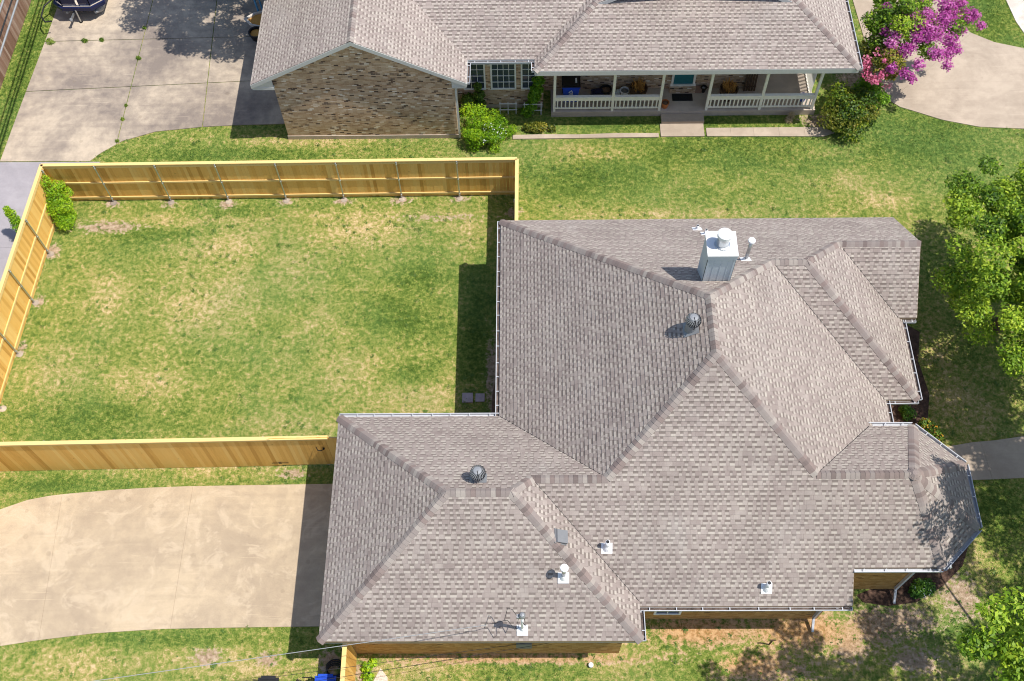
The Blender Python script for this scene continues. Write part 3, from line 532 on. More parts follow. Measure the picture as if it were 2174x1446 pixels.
m = MB(); m.prism([(GNW[0], GNW[1]), (GSW[0], GSW[1]), (GSE[0], GSE[1]), (3.46, 8.77), (9.98, 8.77), (9.98, 11), (12.2, 11), (12.2, 15.77), (13.3, 15.77), (13.3, 18.92), (13.79, 18.92), (13.79, 23.3), (-.87, 23.3), (-.87, 15.18)], 3.06, 3.09)
m.prism([(10.02, 9.74), (12.69, 9.74), (14.03, 11), (14.05, 13.09), (12.68, 14.43), (11.26, 14.43), (11.0, 12)], 3.80, 3.83); m.build('soffit', 'trim', house)
w = MB(); wall_run(w, [(-5.85, 8.07), (3.04, 8.07), (3.04, 9.2), (9.75, 9.2), (9.75, 11), (11.8, 11), (11.8, 16.2), (12.9, 16.2), (12.9, 19.35), (13.4, 19.35), (13.4, 22.85), (-.45, 22.85), (-.45, 14.75), (-5.85, 14.75)], 0, 3.06)
wall_run(w, [(10.1, 10.2), (12.5, 10.2), (13.55, 11.2), (13.57, 12.9), (12.5, 13.98), (10.1, 13.98)], 0, 3.80)
w.face([(13.4, 19.35, 3.06), (13.4, 22.85, 3.06), (13.4, 20.99, 4.95)], [(0, 3.06), (3.5, 3.06), (1.64, 4.95)]); w.build('wall', 'brick', house)
m = MB(); m.box(-5.93, 9.1, 0.05, -5.86, 14.0, 2.3)
for k in range(1, 4): m.box(-5.945, 9.12, 0.05 + .56 * k - .015, -5.93, 13.98, 0.05 + .56 * k + .015)
m.build('garage_door', 'cream', house)
window_unit(house, 4.25, 5.0, 0.82, 2.2, 9.2, 2, 2)
gx, gy = (-1, 0, 0), (0, 1, 0)
gutter([A, IN], [gx], house); gutter([(-.9, 15.18, 3.35), GNW], [gy], house, inner=None); gutter([S0, S1], [(0, -1, 0)], house, step=0.85); gutter([GSE, (3.462, 8.62, 3.3)], [(1, 0, 0)], house)
gutter([S1B, N4, N3, N2, N1, VV], [(0, -1, 0), (1, -1, 0), (1, 0, 0), (1, 1, 0), (0, 1, 0)], house, inner=None)
gutter([Z2, X2], [(1, 0, 0)], house); gutter([(12.22, 15.755, 3.3), W2], [(0, -1, 0)], house); gutter([W2, V2], [(1, 0, 0)], house); gutter([(13.35, 18.9, 3.4), (13.8, 18.9, 3.4)], [(0, -1, 0)], house)
for pts in ([(9.55, 8.66, 3.15), (9.55, 8.95, 2.9), (9.55, 9.14, 2.7), (9.55, 9.14, 0.35), (9.52, 8.75, 0.08)], [(13.0, 9.75, 3.9), (12.75, 10.05, 3.65), (12.45, 10.12, 3.5), (12.45, 10.12, 0.35), (12.40, 9.70, 0.08)]):
    m = MB()
    for a, b in zip(pts, pts[1:]): m.bar(a, b, 0.075, 0.10)
    m.build('downspout', 'gutter', house)
# chimney
ch = MB(); ch.box(5.61, 17.97, 6.3, 6.47, 18.80, 8.72)
for xx in (5.60, 6.41): ch.box(xx, 17.95, 6.3, xx + .07, 17.97, 8.62); ch.box(xx if xx < 6 else xx + .061, 17.95, 6.3, (xx if xx < 6 else xx + .061) + .012, 18.05, 8.62)
for xx in (5.83, 6.05, 6.26): ch.box(xx, 17.963, 6.3, xx + .012, 17.97, 8.5)
ch.box(5.585, 17.935, 8.62, 6.495, 18.83, 8.80); cho = ch.build('chimney', 'siding', house)
m = MB(); m.box(5.57, 17.92, 8.80, 6.51, 18.845, 8.85); m.build('chimney_cap', 'white', cho)
m = MB(); m.lathe((6.05, 18.36, 8.85), [(0.25, 0), (0.235, 0.03), (0.19, 0.05), (0.185, 0.50)], 24); m.build('flue', 'galv', cho, False)
m = MB(); m.lathe((6.05, 18.36, 8.85), [(0.225, 0.44), (0.225, 0.56), (0.20, 0.58), (0.02, 0.59)], 24); m.build('flue_cap', 'white', cho)
pipe_vent(house, (7.38, 19.58, 6.15), NN['N'], 1.12, 0.06, 'flue_pipe', True); pipe_vent(house, (6.28, 22.3, 4.10), NN['N'], 0.26, 0.05); pipe_vent(house, (6.50, 21.85, 4.44), NN['N'], 0.28, 0.05)
pipe_vent(house, (2.45, 10.25, 4.42), NN['S'], 0.50, 0.07); pipe_vent(house, (7.35, 9.22, 3.62), NN['S'], 0.48, 0.07); pipe_vent(house, (1.1, 9.28, 4.59), NN['GS'], 0.85, 0.062, 'flue_pipe', True)
turbine(house, (5.07, 16.08, 7.67), NN['W']); turbine(house, (-1.45, 11.95, 5.78), NN['GN'])
n = NN['GE']; b = Vector((1.0, 10.32, 5.15)); up = (Vector((0, 0, 1)) - n * n.z).normalized(); ux = up.cross(n)
m = MB(); m.obox(b - ux * .23 - up * .22 + n * .02, ux * .46, up * .44, n * .015); q = [b - ux * .2 - up * .2, b + ux * .2 - up * .2, b + ux * .2 + up * .2, b - ux * .2 + up * .2]; top = [q[0] + n * .16 + up * .02, q[1] + n * .16 + up * .02, q[2] + n * .10 - up * .04, q[3] + n * .10 - up * .04]
m.face(top)
for k in range(4): m.face([q[k], q[(k + 1) % 4], top[(k + 1) % 4], top[k]])
m.build('box_vent', 'greybox', house)
# service mast
mb = (-.14, 7.98, 3.58); o = pipe_vent(house, mb, NN['GS'], 1.45, 0.04, 'service_mast', False, 0.17)
m = MB(); m.lathe((mb[0], mb[1], mb[2] + 1.42), [(0.06, 0), (0.095, 0.06), (0.10, 0.14), (0.06, 0.22), (0.01, 0.24)], 14); m.obox((mb[0] - .16, mb[1] - .07, mb[2] + 1.42), (.16, 0, 0), (0, .12, 0), (0, 0, .10)); m.build('weatherhead', 'alu', o)
m = MB(); T = Vector((mb[0], mb[1], mb[2] + 1.46))
m.tube([T + Vector(p) for p in ((-.12, -.03, 0), (-.28, .18, .05), (-.42, .24, .02), (-.48, .05, -.08), (-.52, -.08, -.15), (-.8, -.15, -.2), (-1.1, -.17, -.22))], 0.009, 6)
m.tube([T + Vector(p) for p in ((-.1, -.02, -.02), (-.13, -.15, -.14), (-.10, -.26, -.2), (-.2, -.34, -.25), (-.3, -.22, -.2), (-.42, -.08, -.16), (-.52, -.08, -.15))], 0.009, 6)
m.tube([T + Vector(p) for p in ((.03, 0, 0), (.08, -.1, -.1), (.09, -.2, -.3), (.02, -.05, -.5))], 0.011, 6); m.build('drip_loop', 'rubber', o)
m = MB(); m.box(-.35, 7.95, 1.2, .15, 8.07, 1.75); m.build('meter_box', 'greybox', house)
# ------------------------------------------------------------------ fences
def fence(name, label, p0, p1, posts, h=2.38, pick='cedar', cap=True, gate=None, flip=False, gapcap=None, thick=0.135, rails=(0.25, 1.22, 2.24)):
    # pickets on the outer line p0-p1, rails and posts on the left-hand side (n)
    a, b = Vector((*p0, 0)), Vector((*p1, 0)); d = b - a; Ln = d.length; d.normalize(); n = Vector((-d.y, d.x, 0)); n = -n if flip else n; z = Vector((0, 0, 1))
    t = thing(name, label, 'fence', tuple(a)); m = MB(); s = 0.0; G = MB()
    while s < Ln - 0.02:
        w = min(0.138, Ln - s); tn = min(1, max(0, random.gauss(0.48, 0.30))); g = gate and gate[0] <= s < gate[1]
        off = random.uniform(0, 0.006); (G if g else m).obox(a + d * s + n * off + z * (0.03 if not g else 0.09), d * (w - 0.004), n * 0.018, z * (h - 0.04 + random.uniform(-.004, .004)), tn); s += 0.138
    if gate:
        m1, m2 = MB(), MB()
        for k, f in enumerate(m.f): (m2 if (Vector(m.v[f[0]]) - a).dot(d) > gate[1] - .01 else m1).face([m.v[q] for q in f], None, m.tone[k])
        m = m1; m2.build('side_panel', pick, t)
    m.build('pickets', pick, t); R = MB()
    for zz in rails: R.obox(a + n * 0.025 + z * (zz - .045), d * Ln, n * 0.038, z * 0.09, random.uniform(.6, .9))
    R.obox(a + n * 0.025 + z * (h - .13), d * Ln, n * 0.03, z * 0.12, 0.7); R.obox(a - n * 0.02 + z * (h - .13), d * (gapcap or Ln), n * 0.018, z * 0.12, 0.6)
    R.build('rails', 'cedar_pale' if pick == 'cedar' else pick, t)
    if cap: K = MB(); K.obox(a - n * 0.045 + z * (h - 0.008), d * (gapcap or Ln), n * 0.14, z * 0.035, 0.8); K.build('cap_board', 'cedar_pale' if pick == 'cedar' else pick, t)
    for q in posts:
        p = a + d * q + n * 0.105; P = MB(); P.tube([p, p + z * (h - 0.03)], 0.03, 10); P.lathe(tuple(p + z * (h - 0.03)), [(0.034, -0.02), (0.034, 0.012), (0.012, 0.032)], 10)
        for zz in rails: P.lathe(tuple(p + z * zz), [(0.042, -0.03), (0.042, 0.03)], 10); P.obox(p - n * 0.04 - d * .045 + z * (zz - .03), d * .09, n * .01, z * .06)
        o = P.build('post', 'galv', t); F_ = MB(); F_.lathe(tuple(p + n * .05), [(0.16, -0.02), (0.13, 0.02), (0.05, 0.035)], 9); F_.build('footing', 'ndrive', o)
    if gate:
        g = G.build('gate', pick, t); H = MB()
        for zz in (0.35, h - 0.02): 
            c = a + d * gate[0] - n * 0.022 + z * zz; H.obox(c - d * .30 - z * .02, d * .6, -n * .008, z * .04); H.obox(c - d * .05 - z * .05, d * .1, -n * .012, z * .10); H.build('hinge', 'iron', g); H = MB()
        c = a + d * (gate[1] - .25) - n * 0.03 + z * 1.55; K = MB(); K.tube([c - d * .16 + z * .16, c - d * .12 - n * .06, c - n * .07, c + d * .1 - n * .02 + z * .02], 0.016, 8); K.obox(c + d * .05 - z * .06, d * .06, n * .02, z * .12); K.build('latch', 'iron', g)
    return t
CNR = (-19.52, 26.95)
fence('wooden_fence', 'new cedar fence with seven steel posts along the far edge of the yard', CNR, (-0.29, 27.10), [2.15 + 2.44 * k for k in range(7)], flip=True)
fence('wooden_fence', 'new cedar fence in bright sun beside the grey alley at the left edge', (-20.12, 11.5), CNR, [1.0, 3.3, 5.7, 8.05, 10.4, 12.75, 15.2], flip=True)
fence('wooden_fence', 'cedar privacy fence with a gate and black hinges, between lawn and beige driveway', (-20.2, 14.62), (-5.86, 14.86), [1.1, 3.5, 5.95, 8.35, 11.1, 13.0], gate=(11.3, 13.25), gapcap=13.35)
fence('wooden_fence', 'short cedar fence return from the far fence to the house corner', (-0.27, 27.05), (-0.30, 22.9), [2.0, 3.6], flip=True)
fence('wooden_fence', 'short cedar fence running off the garage wall above the blue bin', (-5.66, 8.05), (-5.62, 3.5), [0.3, 1.5, 3.5], flip=True)
fence('plank_fence', 'weathered brown plank fence in the upper left corner beyond the grass strip', (-23.84, 29.0), (-23.5, 44.0), [], h=1.95, pick='oldwood', cap=False)

# ================================================================== NEIGHBOUR HOUSE
ES, SL = 3.60, 0.53
nh = thing('ranch_house', 'mottled brick house with a gable end and long white-railed porch, at the top', 'house', (0.0, 34.0, 0.0))
gz = ES + SL * 4.40; X0, X1, XR = -11.13, -2.33, -6.73; ap = ES + SL * 6.61
zd = lambda y: ES + SL * (y - 30.62)
npl = dict(GW=[(X0, 30.0, ES), (XR, 30.0, gz), (XR, 46, gz), (X0, 46, ES)], GE=[(XR, 30.0, gz), (X1, 30.0, ES), (X1, 31.28, ES), (XR, 35.68, gz)],
           M=[(X1, 31.28, ES), (.45, 31.28, ES), (7.06, 37.89, ap), (XR, 37.89, ap), (XR, 35.68, gz)], PW=[(.45, 31.28, ES), (.45, 30.62, ES), (7.06, 37.23, ap), (7.06, 37.89, ap)],
           PS=[(.45, 30.62, ES), (13.67, 30.62, ES), (7.06, 37.23, ap)], PE=[(13.67, 30.62, ES), (13.67, 46, ES), (7.06, 46, ap), (7.06, 37.23, ap)], BK=[(XR, 37.89, ap), (7.06, 37.89, ap), (7.06, 46, ES), (XR, 46, ES)],
           DW=[(3.05, 33.05, 4.92), (7.0, 33.05, 6.95), (7.0, 36.9, 6.95), (3.6, 33.65, 5.21)], DE=[(10.95, 33.05, 4.92), (7.0, 33.05, 6.95), (7.0, 36.9, 6.95), (10.4, 33.65, 5.21)])
nk = list(npl); nroof, nl = course_roof('roof', list(npl.values()), 'shingle_grey', nh); NM = dict(zip(nk, nl))
for a, b, p, q in (((XR, 30.0, gz), (XR, 46, gz), 'GW', 'GE'), ((.45, 30.62, ES), (7.06, 37.23, ap), 'PW', 'PS'), ((13.67, 30.62, ES), (7.06, 37.23, ap), 'PS', 'PE'), ((7.0, 33.05, 6.95), (7.0, 36.9, 6.95), 'DW', 'DE')): cap_line(a, b, NM[p], NM[q], nroof, 0.15)
m = MB(); fascia(m, (X0, 30.0, ES), (XR, 30.0, gz), 0.20); fascia(m, (XR, 30.0, gz), (X1, 30.0, ES), 0.20); fascia(m, (.45, 30.62, ES), (13.67, 30.62, ES), 0.24); fascia(m, (X1, 31.28, ES), (.45, 31.28, ES), 0.2); fascia(m, (X0, 46, ES), (X0, 30, ES)); fascia(m, (13.67, 30.62, ES), (13.67, 46, ES)); fascia(m, (X1, 30, ES), (X1, 31.28, ES)); fascia(m, (.45, 31.28, ES), (.45, 30.62, ES))
fascia(m, (3.05, 33.05, 4.92), (7.0, 33.05, 6.95), 0.2); fascia(m, (7.0, 33.05, 6.95), (10.95, 33.05, 4.92), 0.2)
for x0, x1 in ((X0 + .02, -10.22), (-2.94, X1 - .02)): m.box(x0, 30.02, 3.28, x1, 30.19, 3.40); m.face([(x0, 30.03, 3.40), (x1, 30.03, 3.40), (x1, 30.03, ES + SL * (4.4 - abs(x1 - XR)) - .1), (x0, 30.03, ES + SL * (4.4 - abs(x0 - XR)) - .1)])
m.build('fascia', 'trim', nh)
m = MB(); m.prism([(X0 + .02, 30.24), (X1 - .02, 30.24), (X1 - .02, 31.3), (.47, 31.3), (.47, 30.64), (13.65, 30.64), (13.65, 46), (X0 + .02, 46)], 3.30, 3.33); m.build('soffit', 'trim', nh)
w = MB(); wall_run(w, [(-10.28, 44), (-10.28, 30.22), (-2.87, 30.22), (-2.87, 31.95), (.85, 31.95), (.85, 32.72), (10.2, 32.72), (10.2, 36), (13.1, 36), (13.1, 44)], 0.22, 3.30, False)
w.face([(-10.28, 30.22, 3.30), (-2.87, 30.22, 3.30), (-2.87, 30.22, ES + SL * (4.4 - 3.86) - .12), (XR, 30.22, gz - .12), (-10.28, 30.22, ES + SL * (4.4 - 3.55) - .12)], [(13.78, 3.3), (21.19, 3.3), (21.19, 3.77), (17.33, gz - .12), (13.78, 3.93)])
w.build('wall', 'brick_mix', nh)
m = MB(); wall_run(m, [(-10.31, 44), (-10.31, 30.19), (-2.84, 30.19), (-2.84, 31.92), (.85, 31.92)], -0.05, 0.225, False); m.face([(-10.31, 30.19, .225), (-2.84, 30.19, .225), (-2.84, 30.23, .225), (-10.31, 30.23, .225)]); m.build('foundation', 'slab', nh)
m = MB(); m.face([(3.4, 33.4, 4.9), (10.6, 33.4, 4.9), (7.0, 33.4, 6.8)]); m.build('dormer_wall', 'oldwood', nh)
for x0, x1 in ((-2.55, -1.72), (-1.36, -0.40), (-0.06, 0.72)): window_unit(nh, x0, x1, 1.25, 2.75, 31.95, 3 if x1 - x0 < .9 else 4, 4)
gutter([(X1, 31.28, ES), (.45, 31.28, ES)], [(0, -1, 0)], nh); gutter([(X1, 30.05, ES), (X1, 31.16, ES)], [(1, 0, 0)], nh); gutter([(.45, 31.16, ES), (.45, 30.66, ES)], [(-1, 0, 0)], nh); gutter([(13.67, 30.62, ES), (13.67, 44, ES)], [(1, 0, 0)], nh)
m = MB(); pts = [(-2.45, 30.10, 3.5), (-2.75, 30.15, 3.2), (-2.80, 30.15, 3.1), (-2.80, 30.15, 0.1)]
for a, b in zip(pts, pts[1:]): m.bar(a, b, 0.08, 0.06)
m.build('downspout', 'trim', nh)
m = MB(); m.prism([(1.19, 31.36), (12.75, 31.36), (12.75, 35.9), (10.22, 35.9), (10.22, 32.70), (1.19, 32.70)], -0.05, 0.30); m.build('porch_floor', 'slab', nh)
m = MB(); m.box(6.02, 30.88, -0.05, 7.88, 31.345, 0.17); m.box(5.95, 30.16, -0.05, 7.85, 30.875, 0.05); m.build('porch_step', 'nedrive', nh)
PX = [1.32, 3.86, 5.92, 7.98, 10.30, 12.58]; PYY = 31.45
for x in PX: m = MB(); m.box(x - .055, PYY - .055, 0.30, x + .055, PYY + .055, 3.32); m.build('porch_post', 'cream', nh)
def railing(x0, x1):
    m = MB(); m.box(x0, PYY - .03, 0.94, x1, PYY + .04, 1.16); m.box(x0, PYY - .07, 1.16, x1, PYY + .07, 1.20); m.box(x0, PYY - .02, 0.42, x1, PYY + .02, 0.50); k = max(2, int((x1 - x0) / 0.165))
    for j in range(k): xx = x0 + (x1 - x0) * (j + .5) / k; m.box(xx - .028, PYY - .018, 0.50, xx + .028, PYY + .018, 0.98)
    m.build('railing', 'cream', nh)
for a, b in ((0, 1), (1, 2), (3, 4), (4, 5)): railing(PX[a] + .056, PX[b] - .056)
m = MB(); m.box(6.60, 32.66, 0.62, 7.45, 32.70, 2.7); d_ = m.build('door', 'teal', nh); m = MB(); m.lathe((7.36, 32.63, 1.6), [(0.03, -.03), (0.035, 0), (0.03, .03)], 10); m.build('handle', 'alu', d_)
m = MB(); m.box(6.50, 32.62, .60, 6.595, 32.715, 2.8); m.box(7.455, 32.62, .60, 7.55, 32.715, 2.8); m.box(6.45, 32.58, .55, 7.6, 32.715, .60); m.build('door_frame', 'cream', nh)
m = MB(); wall_run(m, [(6.45, 32.71), (6.45, 32.42), (7.6, 32.42), (7.6, 32.71)], 0.30, 0.545, False); m.face([(6.45, 32.42, .545), (7.6, 32.42, .545), (7.6, 32.71, .545), (6.45, 32.71, .545)], [(0, 0), (1.15, 0), (1.15, .3), (0, .3)]); m.build('doorstep', 'brick_mix', nh)
m = MB()
for k in range(26): yy = 32.2 + k * .085; m.obox((12.60, yy, .34), (.05, .03, 0), (0, .012, 0), (0, 0, 1.9))
m.box(12.58, 32.15, .30, 12.68, 34.45, .36); m.box(12.58, 32.15, 2.2, 12.68, 34.45, 2.28); m.build('louver_screen', 'cream', nh)
m = MB(); m.box(9.0, 32.60, 2.05, 9.16, 32.71, 2.35); m.build('wall_lantern', 'flash', nh)

# ------------------------------------------------------------------ porch items
def bin_(name, label, loc, body, lid, w=.62, dpt=.66, h=1.0, mark=False):
    t = thing(name, label, 'bin', loc); x, y, z = loc; m = MB(); b = [(x - w * .38, y - dpt * .38), (x + w * .38, y - dpt * .38), (x + w * .38, y + dpt * .38), (x - w * .38, y + dpt * .38)]; T = [(x - w / 2, y - dpt / 2), (x + w / 2, y - dpt / 2), (x + w / 2, y + dpt / 2), (x - w / 2, y + dpt / 2)]
    for k in range(4): m.face([(*b[k], z + .02), (*b[(k + 1) % 4], z + .02), (*T[(k + 1) % 4], z + h), (*T[k], z + h)])
    m.face([(*p, z + .02) for p in b[::-1]]); m.box(x - w / 2 - .02, y - dpt / 2 - .02, z + h - .07, x + w / 2 + .02, y + dpt / 2 + .02, z + h); m.build('body', body, t)
    m = MB(); x0, x1, y0, y1 = x - w / 2 - .03, x + w / 2 + .03, y - dpt / 2 - .04, y + dpt / 2 + .06
    m.box(x0, y0, z + h + .003, x1, y1, z + h + .05); m.box(x0 + .06, y0 + .06, z + h + .05, x1 - .06, y1 - .12, z + h + .09); m.box(x0 + .1, y1 - .06, z + h + .05, x1 - .1, y1 + .05, z + h + .09); m.build('lid', lid, t)
    for sx in (-1, 1): m = MB(); m.tube([(x + sx * w * .40, y + dpt * .42, z + .12), (x + sx * (w * .40 + .05), y + dpt * .42, z + .12)], .12, 14); m.build('wheel', 'black', t)
    if mark:
        m = MB(); yy = y - dpt * .475; s = .075
        for k in range(3):
            a0 = math.radians(90 + 120 * k + 18); a1 = math.radians(90 + 120 * (k + 1) - 18); p, q = Vector((x + s * math.cos(a0), yy - .004, z + .72 + s * math.sin(a0))), Vector((x + s * math.cos(a1), yy - .004, z + .72 + s * math.sin(a1)))
            m.bar(p, q, .012, .03); dd = (q - p).normalized(); pp = Vector((-dd.z, 0, dd.x)); m.face([q - pp * .035, q + pp * .035, q + dd * .05])
        m.box(x - .09, yy - .008, z + .58, x + .09, yy + .004, z + .605); m.build('recycling_symbol', 'white', t)
        m = MB(); m.box(x + w * .24, y - .2, z + h + .09, x + w * .34, y + .08, z + h + .094); m.build('sticker', 'white', t)
    return t
bin_('recycling_bin', 'blue recycling bin with black lid and white recycling symbol, behind the porch railing', (2.05, 32.2, .30), 'blue', 'black', .75, .72, 1.05, True)
def pot(name, label, loc, r, h, mat, soil='soil', plant=None, cat='pot', rim=1.08, group=None):
    t = thing(name, label, cat, loc, group); m = MB(); m.lathe(loc, [(r * .72, 0.0), (r * .9, h * .5), (r, h * .9), (r * rim, h * .9), (r * rim, h), (r * .9, h), (r * .86, h * .75)], 20, .5, False); m.face([(loc[0] + r * .73 * math.cos(a), loc[1] + r * .73 * math.sin(a), loc[2] + .005) for a in np.linspace(0, 6.28, 13)[:-1]]); m.build('body', mat, t)
    m = MB(); m.lathe((loc[0], loc[1], loc[2] + h * .72), [(r * .87, 0), (r * .6, .03), (r * .05, .045)], 16); m.build('soil', soil, t)
    if plant:
        P = MB()
        for k in range(70):
            a = random.uniform(0, 6.28); q = random.uniform(0, .55) * r; e = random.uniform(.3, .95) * r; hh = random.uniform(.25, .55); P.tube([(loc[0] + q * math.cos(a), loc[1] + q * math.sin(a), loc[2] + h * .75), (loc[0] + .6 * (q + e) * math.cos(a), loc[1] + .6 * (q + e) * math.sin(a), loc[2] + h * .75 + hh * .8), (loc[0] + e * math.cos(a), loc[1] + e * math.sin(a), loc[2] + h * .75 + hh)], [.016, .012, .004], 4)
        P.build('dry_stems', plant, t)
    return t
pot('barrel_planter', 'half barrel of dry orange stems on the left part of the porch', (5.02, 32.25, .30), .40, .55, 'barrel', 'soil', 'rust', 'planter', 1.03)
pot('barrel_planter', 'half barrel of dry orange stems on the porch to the right of the door', (8.98, 32.15, .30), .40, .55, 'barrel', 'soil', 'rust', 'planter', 1.03)
pot('plant_pot', 'black plastic pot on the porch floor beside the white bucket', (3.62, 32.36, .30), .24, .38, 'black'); pot('bucket', 'white bucket nested in a larger one beside the half barrel', (4.45, 32.35, .30), .2, .3, 'flash', 'greybox', None, 'bucket')
pot('plant_pot', 'empty terracotta pot at the foot of the porch post by the steps', (6.18, 31.62, .30), .17, .3, 'terra'); pot('plant_pot', 'cobalt blue pot by the slatted screen at the porch end', (12.25, 31.95, .30), .16, .3, 'blue')
pot('lantern', 'small dark metal lantern on the porch right of the doormat', (7.95, 32.5, .30), .12, .28, 'iron', 'alu', None, 'lantern', 1.2)
m = MB(); m.obox((4.0, 32.25, .30), (.24, .05, 0), (-.04, .2, 0), (.03, 0, .2)); m.obox((4.05, 32.3, .5), (.14, .02, 0), (0, .1, 0), (.05, 0, .08)); tag(recenter(m.build('plastic_bag', 'siding'), (4.1, 32.3, .3)), 'crumpled pale plastic bag between black pot and bucket', 'bag')
m = MB(); m.box(6.55, 31.95, .304, 7.45, 32.36, .322)
for k in range(9): m.box(6.57 + k * .1, 31.96, .322, 6.63 + k * .1, 32.35, .327)
tag(recenter(m.build('doormat', 'black'), (7, 32.15, .30)), 'black doormat in front of the teal door', 'doormat')
m = MB(); m.box(7.58, 32.40, .30, 7.86, 32.66, .50); m.box(7.61, 32.43, .50, 7.83, 32.63, .53); tag(recenter(m.build('wooden_crate', 'oldwood'), (7.7, 32.5, .3)), 'small brown wooden crate between doorstep and lantern', 'crate')
m = MB()
for k in range(5): m.obox((9.72 + k * .11, 32.50, .30), (.08, 0, 0), (0, .03, 0), (0, .16, 1.5))
for zz in (.5, 1.4): m.obox((9.70, 32.48 + .1 * zz, zz), (.56, 0, 0), (0, .02, 0), (0, 0, .07))
tag(recenter(m.build('slatted_shutter', 'barrel'), (9.9, 32.6, .3)), 'dark slatted shutter leaning on the brick wall end', 'shutter')
m = MB(); m.obox((3.0, 32.0, .30), (.5, .1, 0), (-.05, .35, 0), (0, 0, .35)); m.obox((3.1, 32.05, .655), (.3, .05, 0), (0, .2, 0), (0, 0, .06)); tag(recenter(m.build('storage_tote', 'navy'), (3.2, 32.2, .3)), 'navy storage tote behind the middle of the left railing', 'tote')

# ------------------------------------------------------------------ bins, hose, cables at the lower left
bin_('trash_bin', 'black wheeled bin with handle bar at the bottom edge left of the cables', (-8.28, 6.72, 0), 'black', 'black', .6, .62, 1.0)
bin_('trash_bin', 'blue wheeled bin standing beside the short cedar fence', (-6.45, 6.75, 0), 'blue', 'blue', .62, .66, 1.0)
m = MB(); hz = 0
for k in range(4): m.tube([(-6.35 + .30 * math.cos(a) * (1 - .06 * k), 7.62 + .26 * math.sin(a) * (1 - .06 * k) - .05 * k, .03 + .035 * k) for a in np.linspace(0, 6.6, 22)], .022, 6)
m.tube([(-6.2, 7.4, .05), (-6.0, 7.2, .06), (-5.95, 6.95, .04), (-6.05, 6.6, .04)], .022, 6); tag(recenter(m.build('garden_hose', 'rubber'), (-6.35, 7.6, 0)), 'coiled black garden hose on the shaded soil by the cedar fence', 'hose')
m = MB()
for k in range(4): m.tube([(-7.55 + .05 * k, 7.25 - .02 * k, .05), (-7.62 + .03 * k, 7.05, .10 + .03 * k), (-7.4 + .06 * k, 6.85, .08), (-7.1 + .08 * k, 6.65, .05), (-6.9, 6.5, .05)], .016, 6)
m.tube([(-7.4, 7.3, .04), (-7.1, 7.3, .06), (-6.95, 7.22, .05), (-7.0, 7.1, .05)], .016, 6); tag(recenter(m.build('loose_cable', 'rubber'), (-7.4, 7, 0)), 'loose loops of dark cable on the grass between the two bins', 'cable')
m = MB(); m.lathe((2.1, 7.67, 0), [(.075, 0), (.075, .10), (.085, .10), (.08, .14), (.02, .16)], 14); tag(recenter(m.build('cleanout_cap', 'white'), (2.1, 7.67, 0)), 'small white pipe cap in the grass south of the house', 'pipe cap')
for k, (x, y, s) in enumerate(((-2.19, 17.54, .20), (-1.72, 17.54, .17))):
    m = MB(); m.box(x - s, y - s, -.02, x + s, y + s, .045); tag(recenter(m.build('stepping_stone', 'paver'), (x, y, 0)), ('larger square paving stone in the house shadow' if k == 0 else 'smaller square paving stone nearest the house wall'), 'paving stone', 'stepping stones in the house shadow')
# ------------------------------------------------------------------ overhead wires
def wire(name, label, pts, r, mat, sag=0.0, group=None):
    a, b = Vector(pts[0]), Vector(pts[1]); m = MB(); m.tube([a.lerp(b, t) - Vector((0, 0, sag * 4 * t * (1 - t))) for t in np.linspace(0, 1, 16)], r, 6); return tag(recenter(m.build(name, mat), pts[0]), label, 'cable', group)
wire('power_line', 'pale twisted service cable from the roof mast to the lower left', ((-1.2, 7.79, 4.8), (-24.5, 3.4, 9.4)), .010, 'cable_grey', .12)
wire('telephone_line', 'thin dark cable from the garage wall, the upper of two', ((0.47, 8.03, 1.9), (-22, 4.0, 7.2)), .007, 'rubber', .3); wire('telephone_line', 'thin dark cable from the garage wall, the lower of two', ((0.85, 8.03, 1.7), (-22, 3.4, 6.8)), .007, 'rubber', .3)
wire('power_line', 'thick grey overhead cable nearest the grass strip, upper left corner', ((-19.5, 10, 7.0), (-19.5, 62, 7.0)), .038, 'cable_grey'); wire('power_line', 'dark overhead cable between the two grey ones, upper left corner', ((-19.45, 10, 7.4), (-19.45, 62, 7.4)), .03, 'rubber'); wire('power_line', 'outermost grey overhead cable clipping the upper left corner', ((-19.35, 10, 8.0), (-19.35, 62, 8.0)), .034, 'cable_grey')
# ------------------------------------------------------------------ boat on trailer
bt = thing('boat_trailer', 'dark boat trailer with a winch post and tongue, under the navy boat', 'trailer', (-20.6, 39.5, 0)); m = MB(); tip = (-21.35, 37.35, .52)
m.bar(tip, (-21.25, 38.3, .55), .07, .1); m.bar((-21.25, 38.1, .55), (-20.4, 39.2, .55), .06, .1); m.bar((-21.25, 38.1, .55), (-21.9, 39.2, .55), .06, .1); m.bar((-20.4, 39.2, .55), (-20.3, 44, .55), .07, .1); m.bar((-21.9, 39.2, .55), (-21.9, 44, .55), .07, .1); m.bar((-21.9, 40, .55), (-20.4, 40, .55), .07, .08); m.build('frame', 'galv', bt)
m = MB(); m.lathe((tip[0], tip[1], .46), [(.06, 0), (.075, .08), (.05, .14)], 12); m.build('coupler', 'alu', bt); m = MB(); m.bar((-21.28, 38.05, .6), (-21.2, 38.35, 1.15), .08, .08); m.bar((-21.35, 38.3, 1.1), (-21.05, 38.3, 1.1), .05, .05); m.build('winch_post', 'galv', bt)
m = MB(); m.tube([(-21.15, 37.75, .02), (-21.15, 37.75, .75)], .035, 8); m.lathe((-21.15, 37.75, 0), [(.09, 0), (.09, .03)], 10); m.build('jack', 'galv', bt)
m = MB(); m.bar((-21.2, 37.85, .70), (-20.5, 38.5, .90), .09, .05); m.build('bow_step', 'red', bt)
